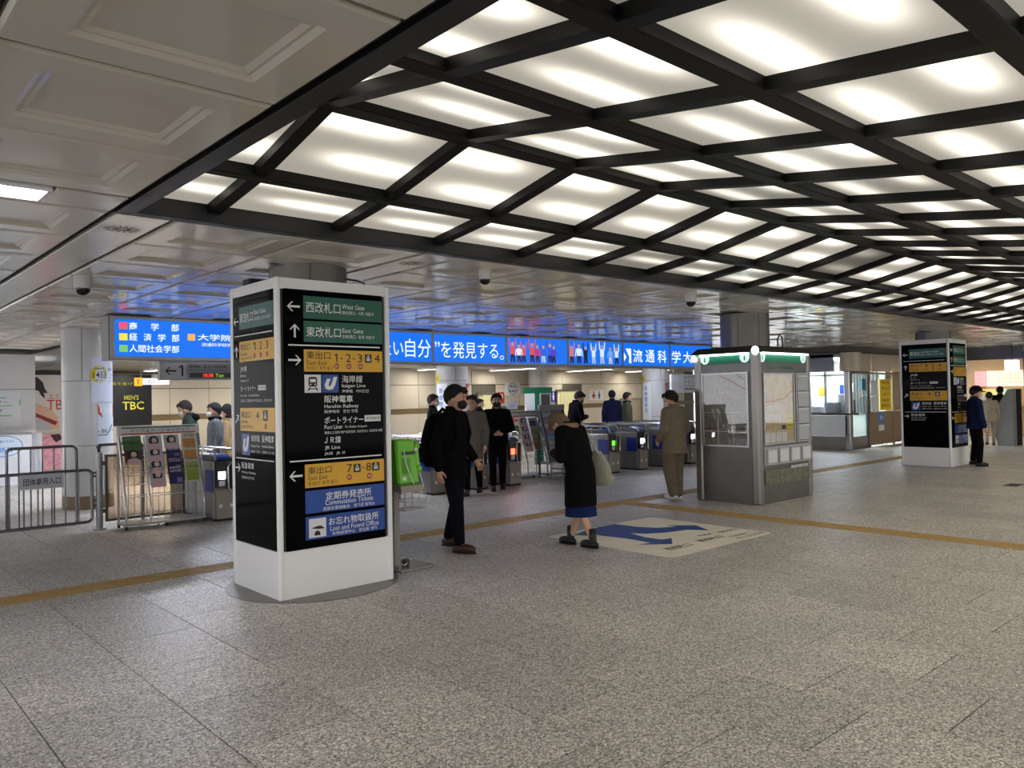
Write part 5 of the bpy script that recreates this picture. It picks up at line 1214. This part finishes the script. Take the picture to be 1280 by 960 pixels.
    # eyes and brows
    for k in (1, -1):
        MB().sphere(hp(k*.031, .083, .006), (.013*s, .008*s, .007*s), 10, 6, HR).build('eye', M('eye_dark', (24, 18, 16), .3), t, smooth=True)
        MB().capsule(hp(k*.018, .09, .028), hp(k*.046, .08, .03), .005*s, .004*s, 6).build('eyebrow', M('hair_%d' % hair[0], hair, .8), t, smooth=True)
    # ---- hair
    rnd = random.Random(sum(map(ord, label)))
    ph = rnd.random()*6
    def warp(q):
        x, y, z = q.x/s, q.y/s, q.z/s
        w = 1+.035*math.sin(9*math.atan2(y, x)+ph)+.02*math.sin(23*math.atan2(y, x)+7*z*20)
        x *= w; y *= w
        yl = .015+min(1, max(0, (z+.03)/.1))*.085
        if z < .085 and y > yl: y = yl
        if not hairlong and z < -.045:
            zc = -.045 if y > -.04 else -.085
            z = max(z, zc)
        if z < -.02 and y > -.01: x *= .92
        return (x*s*hs, y*s*hs, z*s*hs)
    HM = M('hair_%d' % hair[0], hair, .75, bump=.4, scale=60)
    MB().sphere(hp(0, -.016, .024), (.090*s, .106*s, (.15 if hairlong else .112)*s), 26, 18, HR, warp).build('hair', HM, t, smooth=True)
    fr_ = MB()
    for k in range(7):
        x = (-.054+.018*k); fr_.capsule(hp(x, .058, .098), hp(x*1.1+.006*math.sin(k*2.1), .084, .062+.008*math.cos(k*3)), .016*s, .008*s, 8)
    if not cap: fr_.build('fringe', HM, t, smooth=True)
    if cap:
        cm = fabric('cap_%d' % cap[0], cap)
        c_ = MB().sphere(hp(0, -.008, .045), (.110*s, .126*s, .095*s), 22, 12, HR, lambda q: (q.x, q.y, max(q.z, -.02*s))); c_.build('cap', cm, t, smooth=True)
        MB().sphere(hp(0, .105, .03), (.084*s, .078*s, .013*s), 16, 8, HR).build('cap_peak', cm, t, smooth=True)
    if mask:
        mm = M('mask_%d' % mask[0], mask, .7)
        MB().sphere(hp(0, .05, -.045), (.074*s, .07*s, .06*s), 18, 12, HR, lambda q: (q.x, q.y if q.y > 0 else q.y*.3, q.z)).build('face_mask', mm, t, smooth=True)
        for k in (1, -1): MB().tube([hp(k*.055, .06, -.035), hp(k*.078, .0, -.012)], .003*s, 6).build('mask_strap', mm, t)
    # ---- upper garment
    tm = fabric(*top); B = bulk
    c = MB()
    secs = []
    hz = hem
    zs = [(hz, .185, .145), (max(hz+.06, .8) if hz < .8 else hz+.04, .182, .14), (.93, .178, .13), (1.1, .172, .125), (1.26, .185, .125), (1.36, .175, .11), (1.42, .11, .085), (1.455, .075, .07)]
    zs = sorted(set(zs))
    for z, rx, ry in zs: secs.append((0, Ls(z)*s, z*s, rx*B*s, ry*B*s))
    c.loft(secs, 28)
    for k in (1, -1):
        c.capsule(J(k*.06, 0, 1.37), sh[k], .075*B*s, .07*B*s); c.capsule(sh[k], el[k], .07*B*s, .060*B*s); c.capsule(el[k], wr[k]+(el[k]-wr[k]).normalized()*.015, .060*B*s, .046*B*s)
    soft('coat' if hem < .8 else 'jacket', c, tm, t, vox, 3)
    if collar: 
        mb = MB(); mb.loft([(0, (Ls(1.4)-.012)*s, 1.395*s, .088*s, .08*s), (0, (Ls(1.46)-.008)*s, 1.495*s, .074*s, .072*s)], 22); mb.build('collar', tm, t, smooth=True)
    if hood or scarf:
        hm = fabric('hood_%d' % (hood or scarf)[0], hood or scarf)
        if hood: MB().sphere(J(0, -.09, 1.41), (.12*s, .08*s, .07*s), 18, 10).build('hood', hm, t, smooth=True)
        else: MB().tube([J(.085*math.cos(a), .085*math.sin(a), 1.445) for a in [k*math.pi/8 for k in range(16)]], .035*s, 10, True).build('scarf', hm, t, smooth=True)
    # ---- lower garment
    if skirt:
        m = MB().loft([(0, 0, skirt[0]*s, .2*s, .185*s), (0, 0, .7*s, .185*s, .15*s), (0, 0, .95*s, .15*s, .11*s)], 28)
        m.build('skirt', fabric('skirt', skirt[1]), t, smooth=True)
    if not bare:
        lm = fabric(*legs); m = MB()
        m.loft([(0, 0, .80*s, .15*s, .11*s), (0, 0, .9*s, .165*s, .12*s), (0, 0, 1.0*s, .15*s, .11*s)])
        for k in (1, -1):
            m.capsule(hip[k], kn[k], .092*legw*s, .074*legw*s); a2 = an[k]+(kn[k]-an[k]).normalized()*.02
            m.capsule(kn[k], a2, .074*legw*s, .056*legw*s)
        soft('trousers', m, lm, t, vox, 3)
    # ---- shoes
    sm = M('shoe_%d_%d' % (shoes[0], shoes[2]), shoes, .45)
    for k in (1, -1):
        base = an[k]; lift = base.z-.09*s
        def flat(q): return (q.x, q.y, max(q.z, -.042*s))
        o = MB().sphere((base.x, base.y+.05*s, lift+.046*s), (.046*s, .135*s, .05*s), 16, 10, None, flat)
        o.capsule((base.x, base.y, lift+.06*s), (base.x, base.y, lift+(.17 if boots else .085)*s), .046*s, .044*s, 14)
        o.build('boot' if boots else 'shoe', sm, t, smooth=True)
        MB().loft([(base.x, base.y+.05*s, lift+.001, .045*s, .132*s), (base.x, base.y+.05*s, lift+.016*s, .047*s, .136*s)], 20).build('sole', M('sole_%d' % shoes[0], tuple(int(x*.7) for x in shoes), .7), t)
        if boots: MB().loft([(base.x, base.y, lift+.17*s, .043*s, .043*s), (base.x, base.y, lift+.225*s, .041*s, .041*s)], 16).build('sock', M('sock_black', (14, 14, 16), .8), t)
    return t, s
RIGHT = (.743, -.669); LEFTV = (-.743, .669); TOCAM = (-.669, -.743); AWAY = (.669, .743)
def mixv(a, b, k): return (a[0]*(1-k)+b[0]*k, a[1]*(1-k)+b[1]*k)
BLK = ('black', (17, 17, 20))
p1, s1 = person('person in black coat and black mask walking past the sign pillar', (4.95, 6.42, 0), mixv(RIGHT, TOCAM, .3), 1.68, BLK, .76, 1.06, ('navytrouser', (24, 27, 44)), 1.0, (64, 38, 30), (18, 16, 16), (16, 16, 18),
       {1: ((.25, -.06, 1.1), (.24, -.03, .86)), -1: ((-.24, -.0, 1.1), (-.2, .16, .93))}, .22, .04, (.1, .1), near=True)
bpk = thing('backpack', 'black backpack on the walking person in the black coat', 'backpack', (4.95, 6.42, 0), math.atan2(-mixv(RIGHT, TOCAM, .3)[0], mixv(RIGHT, TOCAM, .3)[1]))
m = MB().loft([(0, -.22, .86, .13, .07), (0, -.24, .92, .15, .1), (0, -.23, 1.15, .15, .105), (0, -.2, 1.34, .12, .08), (0, -.18, 1.4, .06, .04)], 22); m.build('body', fabric('backpack', (20, 20, 23)), bpk, smooth=True)
m = MB().loft([(0, -.31, .9, .1, .04), (0, -.33, 1.0, .11, .05), (0, -.32, 1.1, .09, .03)], 18); m.build('front_pocket', fabric('backpack', (20, 20, 23)), bpk, smooth=True)
MB().tube(fillet([(-.03, -.19, 1.38), (-.03, -.2, 1.45), (.03, -.2, 1.45), (.03, -.19, 1.38)], .02), .008, 8).build('top_handle', BLACK, bpk, smooth=True)
for k in (1, -1): MB().tube([(k*.1, -.14, 1.36), (k*.125, -.04, 1.45), (k*.125, .1, 1.36), (k*.13, .14, 1.2), (k*.16, .08, 1.02), (k*.15, -.12, .95)], .02, 8).build('shoulder_strap', fabric('backpack', (20, 20, 23)), bpk, smooth=True)
p2, s2 = person('person in long black coat and navy skirt looking down beside the floor sticker', (5.95, 5.58, 0), mixv(LEFTV, AWAY, .48), 1.47, ('blackcoat', (20, 20, 24)), .50, 1.2, BLK, 1.0, (16, 15, 16), (112, 92, 72), None,
       {1: ((.25, .04, 1.08), (.12, .24, 1.12)), -1: ((-.25, .04, 1.08), (-.1, .26, 1.12))}, .46, .30, (0, 1.15), skirt=(.38, (26, 42, 92)), bare=True, boots=True, near=True, hairlong=True, scarf=(150, 130, 104))
tb_ = thing('tote_bag', 'cream tote bag hanging from the long black coat wearer', 'bag', (5.95, 5.58, 0), p2.rotation_euler.z)
TC = fabric('tote', (176, 174, 156))
m = MB().loft([(.38, .04, .60, .05, .13), (.38, .04, .65, .085, .17), (.36, .05, .82, .07, .16), (.30, .07, .97, .02, .12)], 20); m.build('body', TC, tb_, smooth=True)
MB().tube([(.28, -.03, .94), (.23, .05, 1.12), (.17, .10, 1.265), (.21, .13, 1.12), (.28, .17, .94)], .012, 8).build('strap', TC, tb_, smooth=True)
p3, _ = person('person in brown shirt and wide brown trousers by the kiosk', (9.42, 6.95, 0), mixv(LEFTV, AWAY, .55), 1.60, ('brownshirt', (132, 120, 102)), .74, 1.24, ('browntrouser', (122, 110, 92)), 1.38, (214, 212, 206), (20, 18, 18), (210, 214, 216),
       {1: ((.27, -.02, 1.1), (.22, .12, .95)), -1: ((-.27, -.02, 1.1), (-.22, .12, .95))}, .05, 0, (.35, .3), near=True)
person('person in black uniform coat with clasped hands beside the ticket gates', (8.64, 9.98, 0), mixv(TOCAM, RIGHT, .1), 1.60, ('uniform', (18, 18, 24)), .82, 1.12, ('uniformtrouser', (18, 18, 26)), 1.0, (18, 16, 16), (40, 20, 18), (30, 30, 36), {1: ((.26, .02, 1.1), (.05, .2, 1.03)), -1: ((-.26, .02, 1.1), (-.05, .2, 1.03))}, .06)
person('person in grey and black coming through the gate behind the walking person', (8.02, 9.86, 0), mixv(TOCAM, LEFTV, .15), 1.58, ('greycardigan', (120, 114, 106)), .62, 1.0, BLK, .95, (20, 18, 18), (24, 20, 20), None, None, .24)
person('person in black coat reading beside the brochure stand', (12.45, 11.85, 0), mixv(RIGHT, AWAY, .3), 1.66, ('blackcoat2', (19, 19, 22)), .7, 1.1, BLK, 1.0, (20, 18, 18), (26, 24, 24), (40, 40, 44), {1: ((.26, .06, 1.1), (.1, .26, 1.12)), -1: ((-.26, .06, 1.1), (-.1, .26, 1.12))}, .0, .16, (0, .5))
person('person in navy jacket walking away beyond the gates', (16.3, 14.05, 0), AWAY, 1.66, ('navyjacket', (30, 32, 66)), .8, 1.05, BLK, 1.0, (24, 24, 24), (16, 15, 16), None, None, .2)
person('person in olive parka with dark collar beyond the gates', (15.9, 13.2, 0), RIGHT, 1.6, ('oliveparka', (84, 88, 72)), .72, 1.12, BLK, 1.0, (24, 24, 24), (20, 18, 18), None, None, .2, scarf=(26, 26, 30))
person('person in dark green hoodie looking down beyond the large striped rack', (4.68, 12.9, 0), mixv(LEFTV, TOCAM, .2), 1.60, ('greenhoodie', (58, 74, 70)), .8, 1.05, ('patterned', (140, 80, 90)), 1.0, (24, 24, 24), (44, 36, 32), (214, 206, 200), None, .1, .08, (0, .35), hood=(22, 24, 26))
person('person in grey coat and white mask beyond the large striped rack', (4.85, 12.37, 0), mixv(LEFTV, TOCAM, .35), 1.54, ('greycoat', (122, 124, 132)), .6, 1.08, BLK, 1.0, (24, 24, 24), (22, 20, 22), (222, 224, 224), None, .15, scarf=(20, 20, 26))
person('person with dark bun and beige jacket half hidden by the sign pillar', (5.3, 13.0, 0), mixv(LEFTV, TOCAM, .1), 1.48, ('beigejacket', (186, 160, 120)), .75, 1.05, BLK, 1.0, (24, 24, 24), (30, 24, 24), (206, 200, 200), None, .1, hairlong=True)
person('person in black standing before the far column with white mask', (9.25, 12.6, 0), RIGHT, 1.62, ('blackjacket', (24, 24, 28)), .76, 1.0, BLK, 1.0, (24, 24, 24), (40, 28, 24), (214, 216, 216), None, .1)
person('person in white mask queueing in the far passage', (12.5, 15.5, 0), mixv(TOCAM, RIGHT, .2), 1.54, ('darkjacket', (40, 40, 46)), .78, 1.0, BLK, 1.0, (24, 24, 24), (22, 20, 20), (222, 224, 224), None, .1)
person('person in dark suit in the far passage next to the masked one', (13.35, 16.1, 0), mixv(RIGHT, TOCAM, .2), 1.5, ('darksuit', (34, 34, 40)), .8, 1.0, BLK, 1.0, (24, 24, 24), (22, 20, 20), (200, 200, 200), None, .1)
person('guard in navy jacket, cap and white mask beside the far sign pillar', (17.3, 5.5, 0), mixv(RIGHT, TOCAM, .12), 1.58, ('guardnavy', (28, 40, 76)), .80, 1.15, ('guardtrouser', (18, 18, 24)), 1.05, (18, 16, 16), (30, 24, 24), (222, 224, 226), {1: ((.27, .0, 1.1), (.25, .08, .85)), -1: ((-.27, 0, 1.1), (-.24, .1, .85))}, .06, 0, (0, .12), cap=(44, 30, 34))
person('person in beige coat walking towards the far shop', (23.6, 7.15, 0), mixv(AWAY, RIGHT, .4), 1.42, ('beigecoat', (196, 186, 164)), .78, 1.1, ('paletrousers', (186, 178, 162)), 1.0, (28, 24, 24), (28, 22, 20), None, None, .3, .1)
person('person in dark jacket standing behind the wedge shaped machine', (25.7, 7.5, 0), mixv(AWAY, RIGHT, .5), 1.56, ('darkjacket2', (36, 36, 42)), .78, 1.1, BLK, 1.0, (24, 24, 24), (20, 18, 18), None)
person('shop worker behind the far counter', (28.35, 8.9, 0), (-1, -.1), 1.6, ('shopwhite', (206, 200, 196)), .8, 1.0, BLK, 1.0, (24, 24, 24), (70, 30, 26), (214, 214, 216))
# freeze the soft volumes into plain meshes
dg = bpy.context.evaluated_depsgraph_get(); dg.update()
fin = []
for o in PENDING:
    ev = o.evaluated_get(dg); me = bpy.data.meshes.new_from_object(ev, depsgraph=dg); fin.append((o, me))
for o, me in fin:
    mt = o.data.materials[0]; o.modifiers.clear(); o.data = me
    if not me.materials: me.materials.append(mt)
    me.polygons.foreach_set('use_smooth', [True]*len(me.polygons))
